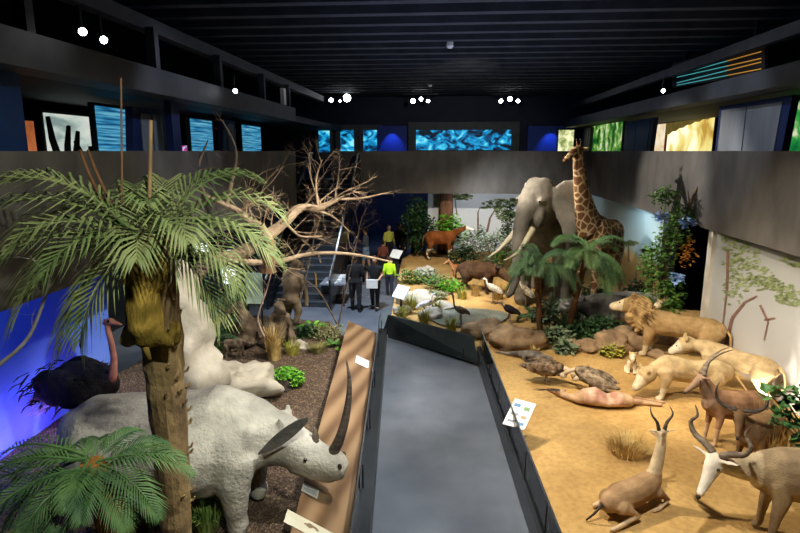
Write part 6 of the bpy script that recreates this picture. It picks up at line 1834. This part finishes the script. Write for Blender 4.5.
pm = PZ(356, 311, 0); person('man in black clothes standing with his back turned beside the woman', (pm.x, pm.y, 0), radians(100), 1.76, '#0f1013', '#101216', '#2a1810', 'down')
pk = PZ(391, 296, 0); person('child in a bright yellow-green vest beside the tilted sign', (pk.x - .05, pk.y, 0), radians(90), 1.35, '#a8d820', '#1c2230', '#3a2418', 'down')
pr = PZ(366, 271, 0); person('man in grey shirt and light shorts reading a white sheet', (pr.x, pr.y, 0), radians(170), 1.76, '#4c5462', '#7a94b4', '#1a1310', 'read', shorts=True)
q = Vector((pr.x, pr.y, 0)) + Vector((-.42, .0, 1.28)); o = MB(q).box(q - Vector((.01, .12, .16)), q + Vector((.01, .12, .16)), (0, .4, 0), q).build('white_sheet', M_white, loc=q); props(o, 'white sheet held by the man in the grey shirt', 'paper')
py_ = PZ(389, 262, 0); person('person in yellow shirt in the dark passage', (py_.x, py_.y, 0), radians(-60), 1.62, '#c8cc5a', '#16181e', '#2a4a5a', 'down')
for px, py, rz, hh, sh, tr, lb, kk in ((399, 262, 40, 1.75, '#1c1216', '#101218', 'tall person in dark maroon in the passage behind the yellow shirt', {}), (404, 266, -150, 1.70, '#120f14', '#0e1016', 'person in black beside the tall maroon figure', {}), (415, 264, -60, 1.70, '#8d8d92', '#111216', 'person in grey top and black trousers at the edge of the savanna', {}), (345, 272, 20, 1.68, '#5a2c24', '#14161c', 'person in dark red near the handrail of the stairs', {}), (383, 276, 120, 1.4, '#6a3a2c', '#14161c', 'small person in rusty red behind the far sign', {})):
    p = PZ(px, py, 0); person(lb, (p.x, p.y, 0), radians(rz), hh, sh, tr, '#18120f', 'down', **kk)
for px, py, lb, sh in ((207, 318, 'person in dark teal standing in the dim room on the left', '#123038'), (219, 316, 'person in dark purple standing in the dim room on the left', '#2a1c28')):
    p = PY(px, py, 15.9); person(lb, (p.x, 15.9, 0), radians(-60 if px < 210 else -120), 1.7, sh, '#0e1014', '#18120f', 'down')

# ------------------------------------------------------------------ furniture in the passage and the dim room
p = PZ(336, 300, 0)
t = thing('brochure_table', 'low table with white papers beside the passage', 'table', (p.x + .1, p.y - .2, 0))
MB().box((-.45, -.6, .68), (.35, .6, .72)).build('tabletop', M_grey, t)
for x in (-.4, .3):
    for y in (-.55, .55): MB().box((x - .02, y - .02, 0), (x + .02, y + .02, .68)).build('leg', M_steel, t)
for k, (x, y, lb) in enumerate(((-.1, -.4, 'white paper stack nearest on the low table'), (0, -.1, 'white paper stack second from the near end of the low table'), (-.05, .2, 'white paper stack third from the near end of the low table'), (.05, .45, 'white paper stack at the far end of the low table'))):
    q = Vector((p.x + .1 + x, p.y - .2 + y, .72)); o = MB(q).box(q + Vector((-.16, -.1, 0)), q + Vector((.16, .1, .03 + .015 * k)), (0, 0, .2 * k - .3)).build('paper_stack', M_white, loc=q); props(o, lb, 'papers', 'paper stacks on the low table')
q = PZ(322, 300, 0); t = thing('wooden_chair', 'honey-coloured wooden chair left of the low table', 'chair', q, radians(20))
M_wood = mat('honey_wood', '#a8722e', '#c8904a', rough=.5, scale=5, stretch=(1, 1, .2))
MB().box((-.2, -.2, .43), (.2, .2, .46)).build('seat', M_wood, t); MB().box((-.21, -.2, .46), (-.18, .2, .9)).build('backrest', M_wood, t)
for x in (-.18, .18):
    for y in (-.18, .18): MB().cyl((x, y, 0), (x, y, .43), .018, 6).build('leg', M_wood, t)
# pale green information board behind the baboons
q = PY(253, 300, 14.0); q.z = 0
t = thing('pale_green_board', 'pale green upright board behind the baboons', 'board', (q.x, 14.0, .2))
M_pg = mat('pale_green', '#a9c4b4', '#bcd2c2', rough=.5, scale=3)
a, b_ = PY(245, 273, 14.0), PY(263, 304, 14.0)
MB((q.x, 14, .2)).box((a.x, 14.0, b_.z), (b_.x, 14.05, a.z)).build('plate', M_pg, t)
for x in (a.x + .04, b_.x - .04): MB((q.x, 14, .2)).box((x - .02, 14.0, .2), (x + .02, 14.04, b_.z)).build('post', M_steel, t)
# bright showcases in the dim room
for i, (x0, x1, y0, y1, yy, lb, st_) in enumerate(((193, 208, 243, 252, 17.5, 'small white lit screen high in the dim room', .8), (200, 236, 262, 284, 17.0, 'large bright white slanted screen in the dim room', 1.3), (227, 240, 250, 262, 18.5, 'small greenish lit screen beyond the dead tree', .7))):
    a, b_ = PY(x0, y0, yy), PY(x1, y1, yy)
    t = thing('lit_screen', lb, 'screen', ((a.x + b_.x) / 2, yy, 0))
    o = ((a.x + b_.x) / 2, yy, 0)
    MB(o).slab([(a.x, yy, b_.z), (b_.x, yy, b_.z + (.0)), (b_.x, yy, a.z - (.25 if i == 1 else 0)), (a.x + (.15 if i == 1 else 0), yy, a.z)], (0, .04, 0)).build('screen', lit_mat('lit_room_%d' % i, ['#9fc4d8', '#dceaf0', '#f6fafc'], st_, 1.2), t)
    MB(o).box(((a.x + b_.x) / 2 - .06, yy + .04, 0), ((a.x + b_.x) / 2 + .06, yy + .1, a.z - .2)).build('stand', M_steel, t)
